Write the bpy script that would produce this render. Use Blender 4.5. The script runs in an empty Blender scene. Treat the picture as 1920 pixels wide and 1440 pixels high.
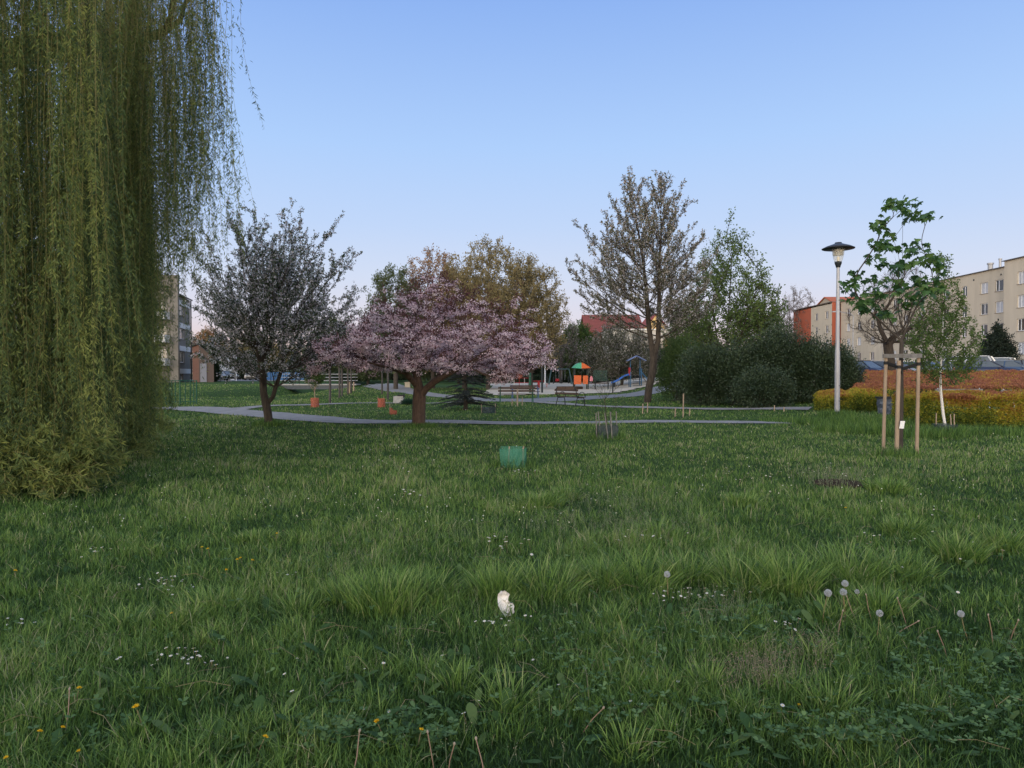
import bpy, math, random
import numpy as np

# ------------------------------------------------------------------ camera, sky, sun, exposure
SC = bpy.context.scene
COL = SC.collection
FP, HY, EYE = 1331.0, 699.0, 1.6          # focal length and horizon row of the photograph, eye height in metres
cam = bpy.data.cameras.new('camera')
cam.sensor_width = 36; cam.lens = 36 * FP / 1920; cam.clip_start = 0.05; cam.clip_end = 3000
camo = bpy.data.objects.new('camera', cam); COL.objects.link(camo); SC.camera = camo
camo.location = (0, 0, EYE)
camo.rotation_euler = (math.radians(90 - 0.904), 0, 0)

w = bpy.data.worlds.new("World"); SC.world = w; w.use_nodes = True
nt = w.node_tree; N = nt.nodes; L = nt.links
bg = N['Background']
tc = N.new('ShaderNodeTexCoord'); sep = N.new('ShaderNodeSeparateXYZ'); L.new(tc.outputs['Generated'], sep.inputs[0])
def s2l(c): return tuple(((v / 255) / 12.92 if v / 255 < .04045 else ((v / 255 + .055) / 1.055) ** 2.4) for v in c)
def ramp(stops, src):
    r = N.new('ShaderNodeValToRGB'); cr = r.color_ramp
    while len(cr.elements) > 1: cr.elements.remove(cr.elements[-1])
    cr.elements[0].position = stops[0][0]; cr.elements[0].color = (*stops[0][1], 1)
    for p, c in stops[1:]:
        e = cr.elements.new(p); e.color = (*c, 1)
    L.new(src, r.inputs[0]); return r
front = ramp([(0, s2l((228, 194, 186))), (.035, s2l((234, 211, 208))), (.075, s2l((226, 222, 234))), (.13, s2l((212, 223, 245))),
              (.20, s2l((194, 216, 250))), (.30, s2l((175, 208, 253))), (.46, s2l((143, 181, 243))), (.62, s2l((160, 188, 234))), (1, s2l((186, 202, 232)))], sep.outputs[2])
back = ramp([(0, (3.9, 2.8, 1.9)), (.06, (4.4, 3.5, 2.6)), (.16, (3.8, 3.4, 2.9)), (.35, (2.4, 2.4, 2.3)), (.6, (1.15, 1.2, 1.35)), (1, s2l((186, 202, 232)))], sep.outputs[2])
mr = N.new('ShaderNodeMapRange'); mr.interpolation_type = 'SMOOTHSTEP'
mr.inputs[1].default_value = 0.15; mr.inputs[2].default_value = -0.9
dv = N.new('ShaderNodeVectorMath'); dv.operation = 'DOT_PRODUCT'; dv.inputs[1].default_value = (.35, .94, 0)
L.new(tc.outputs['Generated'], dv.inputs[0]); L.new(dv.outputs['Value'], mr.inputs[0])
mx = N.new('ShaderNodeMix'); mx.data_type = 'RGBA'
L.new(mr.outputs[0], mx.inputs[0]); L.new(front.outputs[0], mx.inputs[6]); L.new(back.outputs[0], mx.inputs[7])
L.new(mx.outputs[2], bg.inputs[0]); bg.inputs[1].default_value = 1.0
w.cycles.sampling_method = 'AUTOMATIC'

sun = bpy.data.lights.new('sun', 'SUN'); sun.energy = 0.6; sun.angle = math.radians(24); sun.color = (1, .84, .64)
suno = bpy.data.objects.new('sun', sun); COL.objects.link(suno)
suno.rotation_euler = (math.radians(90 - 9), 0, math.radians(-22))   # last glow low behind the viewer's left shoulder
SC.view_settings.view_transform = 'Standard'; SC.view_settings.look = 'None'
SC.view_settings.gamma = 1; SC.view_settings.exposure = 0.0
SC.cycles.max_bounces = 6; SC.cycles.transparent_max_bounces = 12
SC.cycles.diffuse_bounces = 3; SC.cycles.use_denoising = True

random.seed(7)
RNG = np.random.default_rng(11)
def sx(px, d): return (px - 960) / FP * d
def sz(py, d): return EYE + (HY - py) / FP * d
def gd(py, h=0.0): return (EYE - h) * FP / (py - HY)
def gp(px, py, h=0.0):
    d = gd(py, h); return (sx(px, d), d)

def sst(a, b, v):
    t = np.clip((np.asarray(v, float) - a) / (b - a), 0, 1); return t * t * (3 - 2 * t)
def vnoise(x, y, s, seed=0):
    x = np.asarray(x, float) / s; y = np.asarray(y, float) / s
    xi = np.floor(x); yi = np.floor(y); fx = x - xi; fy = y - yi
    fx = fx * fx * (3 - 2 * fx); fy = fy * fy * (3 - 2 * fy)
    def h(a, b):
        v = np.sin(a * 127.1 + b * 311.7 + seed * 74.7) * 43758.5453; return v - np.floor(v)
    return (h(xi, yi) * (1 - fx) + h(xi + 1, yi) * fx) * (1 - fy) + (h(xi, yi + 1) * (1 - fx) + h(xi + 1, yi + 1) * fx) * fy

DITCH = ((-19.6, 44.0), (-19.5, 96.0))
def gz(x, y):
    x = np.asarray(x, float); y = np.asarray(y, float)
    z = 1.0 * sst(20, 52, y) * sst(8, 18, x) + 0.42 * sst(45, 80, y) * sst(-5, -20, x) + .22 * sst(62, 100, y) * sst(-6, 2, x) * (1 - sst(8, 18, x))
    z = z + (vnoise(x, y, 2.3, 1) - .5) * .07 * sst(2, 5, y) + (vnoise(x, y, 7.0, 2) - .5) * .10 * sst(6, 14, y)
    dx = np.abs(x - (-19.6 + .25 * np.sin(y * .2)))
    z = z - 1.5 * (1 - sst(1.0, 4.2, dx)) * sst(46, 54, y) * (1 - sst(95, 105, y))
    return z
def g1(x, y): return float(gz(x, y))

# ------------------------------------------------------------------ mesh helpers
class G:
    def __init__(s): s.V = []; s.F = []; s.R = []; s.n = 0
    def add(s, V, F, rnd=None):
        V = np.asarray(V, float).reshape(-1, 3); F = np.asarray(F, np.int64)
        s.V.append(V); s.F.append(F + s.n); s.n += len(V)
        s.R.append(np.full(len(F), .5) if rnd is None else np.broadcast_to(np.asarray(rnd, float), (len(F),)))
        return s
    def box(s, c, size, rz=0, rnd=None):
        a, b, h = [v / 2 for v in size]
        P = np.array([[i, j, k] for k in (-h, h) for j in (-b, b) for i in (-a, a)])
        if rz: c_, s_ = math.cos(rz), math.sin(rz); P = P @ np.array([[c_, s_, 0], [-s_, c_, 0], [0, 0, 1]])
        return s.add(P + np.array(c), [[0, 2, 3, 1], [4, 5, 7, 6], [0, 1, 5, 4], [2, 6, 7, 3], [0, 4, 6, 2], [1, 3, 7, 5]], rnd)
    def beam(s, p0, p1, w, h, up=(0, 0, 1)):
        p0 = np.array(p0, float); p1 = np.array(p1, float); t = p1 - p0; l = np.linalg.norm(t); t /= l
        a = np.cross(t, up)
        if np.linalg.norm(a) < .05: a = np.cross(t, (1, 0, 0))
        a /= np.linalg.norm(a); b = np.cross(a, t)
        P = [p + i * a * w / 2 + j * b * h / 2 for p in (p0, p1) for i, j in ((-1, -1), (1, -1), (1, 1), (-1, 1))]
        return s.add(P, [[3, 2, 1, 0], [4, 5, 6, 7], [0, 1, 5, 4], [1, 2, 6, 5], [2, 3, 7, 6], [3, 0, 4, 7]])
    def tube(s, P, R, n=6, cap=True):
        P = np.asarray(P, float); R = np.broadcast_to(np.asarray(R, float), (len(P),)); m = len(P)
        T = np.gradient(P, axis=0); T /= np.linalg.norm(T, axis=1)[:, None] + 1e-12
        mt = np.abs(T).mean(0); ref = np.eye(3)[int(np.argmin(mt))]
        A = np.cross(T, ref); A /= np.linalg.norm(A, axis=1)[:, None] + 1e-9; B = np.cross(T, A)
        an = np.arange(n) * 2 * math.pi / n
        V = P[:, None] + R[:, None, None] * (np.cos(an)[None, :, None] * A[:, None] + np.sin(an)[None, :, None] * B[:, None])
        i = np.arange(m - 1)[:, None] * n; j = np.arange(n)[None]; k = (j + 1) % n
        F = np.stack([i + j, i + k, i + n + k, i + n + j], -1).reshape(-1, 4)
        s.add(V.reshape(-1, 3), F)
        if cap:
            V = V.reshape(-1, 3)
            for q, r in ((0, 1), (m - 1, -1)):
                s.add(V[q * n:(q + 1) * n], [list(range(n))[::-r]])
        return s
    def cyl(s, p0, p1, r0, r1=None, n=10): return s.tube([p0, p1], [r0, r0 if r1 is None else r1], n)
    def lathe(s, prof, c=(0, 0, 0), n=20):
        an = np.arange(n) * 2 * math.pi / n; m = len(prof)
        V = np.array([[r * math.cos(a) + c[0], r * math.sin(a) + c[1], z + c[2]] for r, z in prof for a in an])
        i = np.arange(m - 1)[:, None] * n; j = np.arange(n)[None]; k = (j + 1) % n
        return s.add(V, np.stack([i + j, i + k, i + n + k, i + n + j], -1).reshape(-1, 4))
    def prism(s, poly, z0, z1):
        n = len(poly); V = [(x, y, z0) for x, y in poly] + [(x, y, z1) for x, y in poly]
        s.add(V, [[i, (i + 1) % n, n + (i + 1) % n, n + i] for i in range(n)])
        s.add(V[n:], [list(range(n))]); s.add(V[:n], [list(range(n))[::-1]]); return s
    def extr(s, pts, off):   # polygon in 3-d extruded by a vector
        pts = np.asarray(pts, float); n = len(pts); off = np.asarray(off, float)
        s.add(np.vstack([pts, pts + off]), [[i, (i + 1) % n, n + (i + 1) % n, n + i] for i in range(n)])
        s.add(pts, [list(range(n))[::-1]]); s.add(pts + off, [list(range(n))]); return s
    def build(s, name, mat, parent=None, origin=None, smooth=False):
        V = np.vstack(s.V)
        if parent is not None: origin = ORG[parent.name]
        if origin is None: origin = (0, 0, 0)
        V = V - np.array(origin)
        me = bpy.data.meshes.new(name)
        lt = np.concatenate([np.full(len(f), f.shape[1]) for f in s.F]); lv = np.concatenate([f.ravel() for f in s.F])
        me.vertices.add(len(V)); me.vertices.foreach_set('co', V.ravel().astype(np.float32))
        me.loops.add(len(lv)); me.loops.foreach_set('vertex_index', lv.astype(np.int32))
        me.polygons.add(len(lt)); me.polygons.foreach_set('loop_start', (np.cumsum(lt) - lt).astype(np.int32))
        me.polygons.foreach_set('use_smooth', np.full(len(lt), smooth, bool))
        at = me.attributes.new('rnd', 'FLOAT', 'FACE'); at.data.foreach_set('value', np.concatenate(s.R).astype(np.float32))
        me.update(calc_edges=True); me.validate()
        me.materials.append(mat)
        o = bpy.data.objects.new(name, me); COL.objects.link(o)
        if parent is not None: o.parent = parent
        else: o.location = origin
        ORG[o.name] = tuple(origin)
        return o
ORG = {}
def thing(name, label, cat, loc, group=None):
    o = bpy.data.objects.new(name, None); COL.objects.link(o); o.location = loc; o.empty_display_size = .2
    o['label'] = label; o['category'] = cat
    if group: o['group'] = group
    ORG[o.name] = tuple(loc); return o
def tag(o, label, cat, group=None):
    o['label'] = label; o['category'] = cat
    if group: o['group'] = group
    return o
def struct(o): o['kind'] = 'structure'; return o
def stuff(o, label, cat): o['kind'] = 'stuff'; o['label'] = label; o['category'] = cat; return o
def dup(root, loc, rz=0, sc=1, label=None, group=None):
    def rec(o, p):
        c = o.copy(); COL.objects.link(c)
        if p: c.parent = p
        for ch in list(o.children): rec(ch, c)
        return c
    r = rec(root, None); r.location = loc; r.rotation_euler = (0, 0, rz); r.scale = (sc,) * 3 if not hasattr(sc, '__len__') else sc
    if label: r['label'] = label
    if group: r['group'] = group
    return r

# ------------------------------------------------------------------ materials
MATS = {}
def mat(name, c, rough=.7, metal=0, noise=0, scale=5, c2=None, bump=0, spec=.3, stretch=None, alpha=1):
    if name in MATS: return MATS[name]
    m = bpy.data.materials.new(name); m.use_nodes = True; n = m.node_tree.nodes; l = m.node_tree.links; b = n['Principled BSDF']
    b.inputs['Base Color'].default_value = (*c, 1); b.inputs['Roughness'].default_value = rough; b.inputs['Metallic'].default_value = metal
    b.inputs['Specular IOR Level'].default_value = spec
    if alpha < 1: b.inputs['Alpha'].default_value = alpha
    if noise or c2 or bump:
        t = n.new('ShaderNodeTexCoord'); nz = n.new('ShaderNodeTexNoise'); nz.inputs['Scale'].default_value = scale; nz.inputs['Detail'].default_value = 6
        nz.inputs['Roughness'].default_value = .65
        src = t.outputs['Object']
        if stretch:
            mp = n.new('ShaderNodeMapping'); mp.inputs['Scale'].default_value = stretch; l.new(src, mp.inputs[0]); src = mp.outputs[0]
        l.new(src, nz.inputs['Vector'])
        r = n.new('ShaderNodeValToRGB'); r.color_ramp.elements[0].position = .3; r.color_ramp.elements[1].position = .7
        d = c2 or tuple(v * (1 - noise) for v in c); u = c if c2 else tuple(min(1, v * (1 + noise)) for v in c)
        r.color_ramp.elements[0].color = (*d, 1); r.color_ramp.elements[1].color = (*u, 1)
        l.new(nz.outputs[0], r.inputs[0]); l.new(r.outputs[0], b.inputs['Base Color'])
        if bump:
            bp = n.new('ShaderNodeBump'); bp.inputs['Strength'].default_value = bump; bp.inputs['Distance'].default_value = .03
            l.new(nz.outputs[0], bp.inputs['Height']); l.new(bp.outputs[0], b.inputs['Normal'])
    MATS[name] = m; return m
def leafmat(name, cols, tr=.35, rough=.6, spec=.25):
    if name in MATS: return MATS[name]
    m = bpy.data.materials.new(name); m.use_nodes = True; n = m.node_tree.nodes; l = m.node_tree.links; b = n['Principled BSDF']
    a = n.new('ShaderNodeAttribute'); a.attribute_name = 'rnd'
    r = n.new('ShaderNodeValToRGB'); cr = r.color_ramp
    cr.elements[0].color = (*cols[0], 1); cr.elements[1].color = (*cols[-1], 1)
    for i, c in enumerate(cols[1:-1]): e = cr.elements.new((i + 1) / (len(cols) - 1)); e.color = (*c, 1)
    l.new(a.outputs['Fac'], r.inputs[0]); l.new(r.outputs[0], b.inputs['Base Color'])
    b.inputs['Roughness'].default_value = rough; b.inputs['Specular IOR Level'].default_value = spec
    t = n.new('ShaderNodeBsdfTranslucent'); l.new(r.outputs[0], t.inputs[0])
    x = n.new('ShaderNodeMixShader'); x.inputs[0].default_value = tr
    l.new(b.outputs[0], x.inputs[1]); l.new(t.outputs[0], x.inputs[2]); l.new(x.outputs[0], n['Material Output'].inputs[0])
    MATS[name] = m; return m
def brickmat(name, c1, c2, mortar, sx_=4.0):
    m = bpy.data.materials.new(name); m.use_nodes = True; n = m.node_tree.nodes; l = m.node_tree.links; b = n['Principled BSDF']
    t = n.new('ShaderNodeTexCoord'); s = n.new('ShaderNodeSeparateXYZ'); c = n.new('ShaderNodeCombineXYZ'); ad = n.new('ShaderNodeMath'); ad.operation = 'ADD'
    l.new(t.outputs['Object'], s.inputs[0]); l.new(s.outputs[0], ad.inputs[0]); l.new(s.outputs[1], ad.inputs[1]); l.new(ad.outputs[0], c.inputs[0]); l.new(s.outputs[2], c.inputs[1])
    k = n.new('ShaderNodeTexBrick'); k.inputs['Scale'].default_value = sx_; k.inputs['Color1'].default_value = (*c1, 1); k.inputs['Color2'].default_value = (*c2, 1); k.inputs['Mortar'].default_value = (*mortar, 1)
    l.new(c.outputs[0], k.inputs['Vector']); l.new(k.outputs[0], b.inputs['Base Color']); b.inputs['Roughness'].default_value = .9
    return m
M_bark = mat('bark', (.085, .068, .052), .95, c2=(.03, .024, .02), scale=14, bump=.8, stretch=(1, 1, .25))
M_barkred = mat('bark_cherry', (.13, .085, .06), .9, c2=(.045, .03, .025), scale=16, bump=.9, stretch=(1, 1, .3))
M_twig = mat('twig_bark', (.06, .05, .042), .9, noise=.3)
M_birchbark = mat('birch_bark', (.75, .72, .68), .7, c2=(.10, .09, .08), scale=9, stretch=(1, 1, 2.5))
M_birchbark.node_tree.nodes['Color Ramp'].color_ramp.elements[0].position = .30; M_birchbark.node_tree.nodes['Color Ramp'].color_ramp.elements[1].position = .40
M_wood = mat('pale_wood', (.42, .32, .23), .8, c2=(.24, .18, .13), scale=12, stretch=(1, 1, .12))
M_greywood = mat('grey_wood', (.26, .245, .23), .8, c2=(.13, .12, .11), scale=9, stretch=(.3, 1, 1))
M_brownwood = mat('brown_wood', (.075, .048, .036), .8, noise=.3, scale=10)
M_concrete = mat('concrete', (.36, .35, .33), .9, noise=.25, scale=6, bump=.2)
M_asphalt = mat('asphalt', (.20, .20, .205), .9, noise=.22, scale=3, bump=.3)
M_gravel = mat('path_gravel', (.33, .31, .295), .95, c2=(.19, .18, .17), scale=2.2, bump=.4)
M_sand = mat('sand', (.60, .53, .43), .95, c2=(.44, .38, .30), scale=1.2, bump=.3)
M_white = mat('white_paint', (.78, .78, .78), .5)
M_black = mat('black_rubber', (.015, .015, .016), .6)
M_green = mat('green_paint', (.012, .075, .045), .45, noise=.2)
M_glass = mat('window_glass', (.035, .042, .05), .08, spec=.8)
M_curtain = mat('curtain', (.42, .43, .46), .35, noise=.2, scale=2, spec=.6)
M_metal = mat('grey_metal', (.35, .36, .38), .45, .6, noise=.15, scale=8)
M_dark = mat('dark_metal', (.025, .03, .035), .45, .3)

# ------------------------------------------------------------------ ground, paths, sand
def axis(parts):
    out = []
    for a, b, st in parts: out += list(np.arange(a, b, st))
    return np.array(out + [parts[-1][1]])
def gridmesh(xs, ys, off=0.0):
    X, Y = np.meshgrid(xs, ys); Z = gz(X, Y) + off
    V = np.stack([X, Y, Z], -1).reshape(-1, 3); nx = len(xs)
    i = (np.arange(len(ys) - 1)[:, None] * nx + np.arange(nx - 1)[None]).ravel()
    return V, np.stack([i, i + 1, i + nx + 1, i + nx], -1)
m = bpy.data.materials.new('lawn_ground'); m.use_nodes = True; n_ = m.node_tree.nodes; l_ = m.node_tree.links; b_ = n_['Principled BSDF']
t_ = n_.new('ShaderNodeTexCoord'); z1 = n_.new('ShaderNodeTexNoise'); z1.inputs['Scale'].default_value = .35; z1.inputs['Detail'].default_value = 4
z2 = n_.new('ShaderNodeTexNoise'); z2.inputs['Scale'].default_value = 9; z2.inputs['Detail'].default_value = 8; z2.inputs['Roughness'].default_value = .75
l_.new(t_.outputs['Object'], z1.inputs[0]); l_.new(t_.outputs['Object'], z2.inputs[0])
r1 = n_.new('ShaderNodeValToRGB'); r1.color_ramp.elements[0].position = .35; r1.color_ramp.elements[1].position = .68
r1.color_ramp.elements[0].color = (.030, .062, .018, 1); r1.color_ramp.elements[1].color = (.085, .145, .045, 1)
l_.new(z2.outputs[0], r1.inputs[0])
r2 = n_.new('ShaderNodeValToRGB'); r2.color_ramp.elements[0].color = (.75, .8, .75, 1); r2.color_ramp.elements[1].color = (1.15, 1.1, 1.0, 1)
l_.new(z1.outputs[0], r2.inputs[0])
mm = n_.new('ShaderNodeMix'); mm.data_type = 'RGBA'; mm.blend_type = 'MULTIPLY'; mm.inputs[0].default_value = 1
l_.new(r1.outputs[0], mm.inputs[6]); l_.new(r2.outputs[0], mm.inputs[7]); l_.new(mm.outputs[2], b_.inputs['Base Color'])
b_.inputs['Roughness'].default_value = .95; b_.inputs['Specular IOR Level'].default_value = .1
bp_ = n_.new('ShaderNodeBump'); bp_.inputs['Strength'].default_value = 1; bp_.inputs['Distance'].default_value = .08; l_.new(z2.outputs[0], bp_.inputs['Height']); l_.new(bp_.outputs[0], b_.inputs['Normal'])
M_ground = m
xs = axis([(-900, -200, 100), (-200, -60, 10), (-60, -14, 1), (-14, 14, .5), (14, 60, 1), (60, 200, 10), (200, 900, 100)])
ys = axis([(-200, -10, 20), (-10, 1, 1), (1, 26, .5), (26, 110, 1), (110, 200, 10), (200, 1500, 100)])
g = G(); g.add(*gridmesh(xs, ys)); struct(g.build('ground', M_ground, smooth=True))

PATHS = []
def path(name, pts, width, material, off=.03, ss=12):
    P = np.array(pts, float)
    # smooth the polyline
    t = np.linspace(0, len(P) - 1, (len(P) - 1) * ss + 1); i = np.clip(t.astype(int), 0, len(P) - 2); f = (t - i)[:, None]
    p0 = P[np.maximum(i - 1, 0)]; p1 = P[i]; p2 = P[i + 1]; p3 = P[np.minimum(i + 2, len(P) - 1)]
    C = .5 * (2 * p1 + (p2 - p0) * f + (2 * p0 - 5 * p1 + 4 * p2 - p3) * f ** 2 + (3 * p1 - p0 - 3 * p2 + p3) * f ** 3)
    T = np.gradient(C[:, :2], axis=0); T /= np.linalg.norm(T, axis=1)[:, None]; Nn = np.stack([-T[:, 1], T[:, 0]], 1)
    wd = C[:, 2] if C.shape[1] > 2 else np.full(len(C), width)
    ed = (vnoise(C[:, 0] * 1.0, C[:, 1], .8, 5) - .5) * .35
    us = np.linspace(-.5, .5, 5)
    XY = C[:, None, :2] + Nn[:, None] * (us[None, :, None] * (wd + ed)[:, None, None])
    Z = gz(XY[..., 0], XY[..., 1]) + off
    V = np.concatenate([XY, Z[..., None]], -1).reshape(-1, 3); k = len(us)
    i = (np.arange(len(C) - 1)[:, None] * k + np.arange(k - 1)[None]).ravel()
    g = G(); g.add(V, np.stack([i, i + k, i + k + 1, i + 1], -1)); struct(g.build(name, material, smooth=True))
    PATHS.append((C[:, :2], wd))
path('path', [gp(250, 766) + (1.8,), gp(330, 766) + (1.8,), gp(400, 769) + (2.2,), gp(480, 776) + (2.2,), gp(560, 783) + (2.0,), gp(650, 789) + (1.9,), gp(780, 791.5) + (1.5,), gp(960, 792) + (1.2,), gp(1200, 792.5) + (1.2,), gp(1460, 792.5) + (1.1,), gp(1540, 792) + (.6,)], 1.9, M_gravel)
path('path', [gp(440, 768), gp(500, 763), gp(560, 761), gp(640, 758), gp(760, 757), gp(860, 755), gp(940, 753)], .9, M_gravel, .026)
path('path', [gp(960, 753), gp(1040, 757.5), gp(1120, 761), gp(1200, 764), gp(1300, 767), gp(1440, 770), gp(1520, 772)], 1.3, M_gravel, .034)
path('path', [gp(880, 750) + (2.5,), gp(960, 751) + (5.0,), gp(1040, 749.5) + (4.2,), gp(1120, 744) + (3.6,), gp(1200, 739.5) + (3.6,), gp(1290, 734) + (4.0,), gp(1370, 730) + (4.0,)], 3, M_asphalt, .022)
path('path', [gp(700, 724) + (6,), gp(735, 730.5) + (4,), gp(770, 736) + (2.6,), gp(820, 741) + (2.2,), gp(880, 747) + (2.2,), gp(930, 750.5) + (2.4,)], 3, M_gravel, .018)
def sheet(name, poly, material, off, st=1.0):
    # irregular polygon sheet that follows the ground
    P = np.array(poly); x0, y0 = P.min(0); x1, y1 = P.max(0)
    V, F = gridmesh(np.arange(x0, x1 + st, st), np.arange(y0, y1 + st, st), off)
    cx = V[F].mean(1)
    keep = inpoly(cx[:, 0], cx[:, 1], P)
    g = G(); g.add(V, F[keep]); return struct(g.build(name, material, smooth=True))
def inpoly(x, y, P):
    c = np.zeros(len(x), bool); n = len(P)
    for i in range(n):
        a, b = P[i], P[(i + 1) % n]
        with np.errstate(divide='ignore', invalid='ignore'):
            k = ((a[1] > y) != (b[1] > y)) & (x < (b[0] - a[0]) * (y - a[1]) / (b[1] - a[1] + 1e-12) + a[0])
        c ^= k
    return c
SAND = np.array([gp(915, 741), gp(985, 740), gp(1060, 739), gp(1150, 736), gp(1225, 732), gp(1310, 729), gp(1330, 726), (25, 84), (24, 98), (-3, 98)])
sheet('sand', SAND, M_sand, .05, .8)
CARPARK = np.array([(20, 48), (62, 40), (62, 150), (44, 150)])
sheet('parking_lot', CARPARK, M_asphalt, .03, 2.0)
CARPARK2 = np.array([(-60, 97), (-33, 97), (-28, 130), (-60, 130)])
sheet('road', CARPARK2, M_asphalt, .03, 1.5)

# ------------------------------------------------------------------ trees
def norm(v): return v / (np.linalg.norm(v, axis=-1, keepdims=True) + 1e-12)
def rdir(n, rng): return norm(rng.normal(size=(n, 3)))
def leaves(g, C, D, Ln, W, rng, rnd=None):
    n = len(C)
    if n == 0: return
    D = norm(D); S = norm(np.cross(D, rdir(n, rng))); U = np.cross(S, D)
    Ln = np.broadcast_to(np.asarray(Ln, float), (n,))[:, None]; W = np.broadcast_to(np.asarray(W, float), (n,))[:, None]
    V = np.stack([C, C + D * Ln * .45 + S * W / 2 + U * Ln * .06, C + D * Ln, C + D * Ln * .45 - S * W / 2 + U * Ln * .06], 1).reshape(-1, 3)
    F = np.arange(4 * n).reshape(n, 4)
    g.add(V, F, rng.random(n) if rnd is None else rnd)
class Skel:
    def __init__(s, chains, rng):
        s.P = []; s.par = []; s.rng = rng
        for ch in chains:       # chain: list of points, first chain is the trunk; later ones may start with ('at', index)
            prev = -1
            for p in ch:
                if isinstance(p, int): prev = p; continue
                s.P.append(np.array(p, float)); s.par.append(prev); prev = len(s.P) - 1
        s.n0 = len(s.P)
    def grow(s, T, amin=0, slope=.4, pen=3.0, step=.35, curve=.35, jit=.04, order=None):
        T = np.asarray(T, float); rng = s.rng
        top = s.P[amin]; T = T[np.argsort(np.linalg.norm(T - top, axis=1) + rng.random(len(T)) * .3)]
        cap = len(s.P) + int(len(T) * 12) + 1000; A = np.zeros((cap, 3)); A[:len(s.P)] = s.P; n = len(s.P); Dr = np.zeros((cap, 3))
        for i in range(n): Dr[i] = norm(A[i] - A[s.par[i]]) if s.par[i] >= 0 else (0, 0, 1)
        for t in T:
            Q = A[amin:n]; dv = t - Q; d = np.linalg.norm(dv, axis=1); h = np.hypot(dv[:, 0], dv[:, 1])
            c = (d + pen * np.maximum(0, slope * h - dv[:, 2])) * (1 + .9 * (1 - (dv * Dr[amin:n]).sum(1) / (d + 1e-6)))
            k = int(np.argmin(c)) + amin; L_ = np.linalg.norm(t - A[k])
            if L_ < .05: continue
            m_ = max(1, int(math.ceil(L_ / step)))
            if n + m_ >= cap: break
            pk = s.par[k]; pd = norm(A[k] - A[pk]) if pk >= 0 else np.array([0, 0, 1.])
            ctrl = A[k] + pd * L_ * curve + rng.normal(size=3) * L_ * .08
            prev = k
            for q in range(1, m_ + 1):
                f = q / m_; p = (1 - f) ** 2 * A[k] + 2 * f * (1 - f) * ctrl + f * f * t + (rng.normal(size=3) * jit if q < m_ else 0)
                A[n] = p; Dr[n] = norm(p - A[prev]); s.P.append(p); s.par.append(prev); prev = n; n += 1
        return s
    def finish(s, r_base, r_tip, smooth=3):
        P = np.array(s.P); par = np.array(s.par); n = len(P); cnt = np.zeros(n); n0 = s.n0
        for _ in range(smooth):
            acc = np.zeros((n, 3)); k = np.zeros(n); q = np.where(par >= 0)[0]
            np.add.at(acc, par[q], P[q]); np.add.at(k, par[q], 1); has = (k > 0) & (par >= 0); has[:n0] = False
            M = P.copy(); M[has] = P[has] * .4 + .3 * P[par[has]] + .3 * acc[has] / k[has][:, None]; P = M
        kids = [[] for _ in range(n)]
        for i, p in enumerate(par):
            if p >= 0: kids[p].append(i)
        for i in range(n - 1, -1, -1):
            if not kids[i]: cnt[i] = 1
            if par[i] >= 0: cnt[par[i]] += cnt[i]
        p_ = math.log(r_base / r_tip) / math.log(max(2, cnt.max())); R = r_tip * cnt ** p_
        s.A, s.parA, s.cnt, s.R, s.kids = P, par, cnt, R, kids; return s
    def mesh(s, g):
        P, R, kids = s.A, s.R, s.kids; starts = [i for i in range(len(P)) if s.parA[i] < 0]; seen = set()
        st = [(i, None) for i in starts]
        while st:
            i, frm = st.pop(); ch = [] if frm is None else [frm]; rr = [] if frm is None else [min(R[frm], R[i] * 1.15)]
            while True:
                ch.append(i); rr.append(R[i]); k = kids[i]
                if not k: break
                k = sorted(k, key=lambda q: -s.cnt[q])
                for q in k[1:]: st.append((q, i))
                i = k[0]
            if len(ch) < 2: continue
            rm = max(rr); g.tube(P[ch], rr, 9 if rm > .08 else 5 if rm > .02 else 3, cap=False)
    def leafpts(s, maxcnt, per, rng, minr=0):
        idx = np.where((s.cnt <= maxcnt) & (s.parA >= 0))[0]; k = np.repeat(idx, per); f = rng.random(len(k))[:, None]
        a = s.A[s.parA[k]]; b = s.A[k]; return a + (b - a) * f, norm(b - a)
def shoot(sk, i0, D, L_, up=.25, step=.22, jit=.012):
    """a nearly straight branch from node i0; returns its node numbers"""
    n = max(2, int(round(L_ / step))); D = norm(np.asarray(D, float)); p = sk.P[i0].copy(); out = []; prev = i0
    for k in range(n):
        D = norm(D + np.array([0, 0, up / n]) + sk.rng.normal(size=3) * .05); p = p + D * L_ / n + sk.rng.normal(size=3) * jit
        sk.P.append(p.copy()); sk.par.append(prev); prev = len(sk.P) - 1; out.append(prev)
    return out
def fan(sk, limb, L_, k, ratio=.55, ang=.75, up=.3, f0=.2, minl=.25, step=.22):
    """side shoots along a limb at an acute angle, shorter towards its end"""
    rng = sk.rng; res = []
    for q in range(k):
        f = f0 + (1 - f0) * (q + rng.random()) / k; j = min(len(limb) - 1, int(f * len(limb))); d0 = norm(sk.P[limb[j]] - sk.P[sk.par[limb[j]]])
        v = rng.normal(size=3); v = norm(v - d0 * (v @ d0)); l = max(minl, L_ * ratio * (1.05 - f) * rng.uniform(.6, 1.15))
        res.append((shoot(sk, limb[j], d0 + v * ang, l, up, step), l))
    return res
def spikes(g, C, D, Ln, r, rng):
    n = len(C); S = norm(np.cross(D, rdir(n, rng))); U = np.cross(S, D); T = C + D * Ln[:, None]
    V = np.stack([C + S * r, C - S * r * .5 + U * r * .87, C - S * r * .5 - U * r * .87, T], 1).reshape(-1, 3); I = np.arange(n)[:, None] * 4
    g.add(V, np.concatenate([I + np.array(q) for q in ([0, 1, 3], [1, 2, 3], [2, 0, 3])]))
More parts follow.
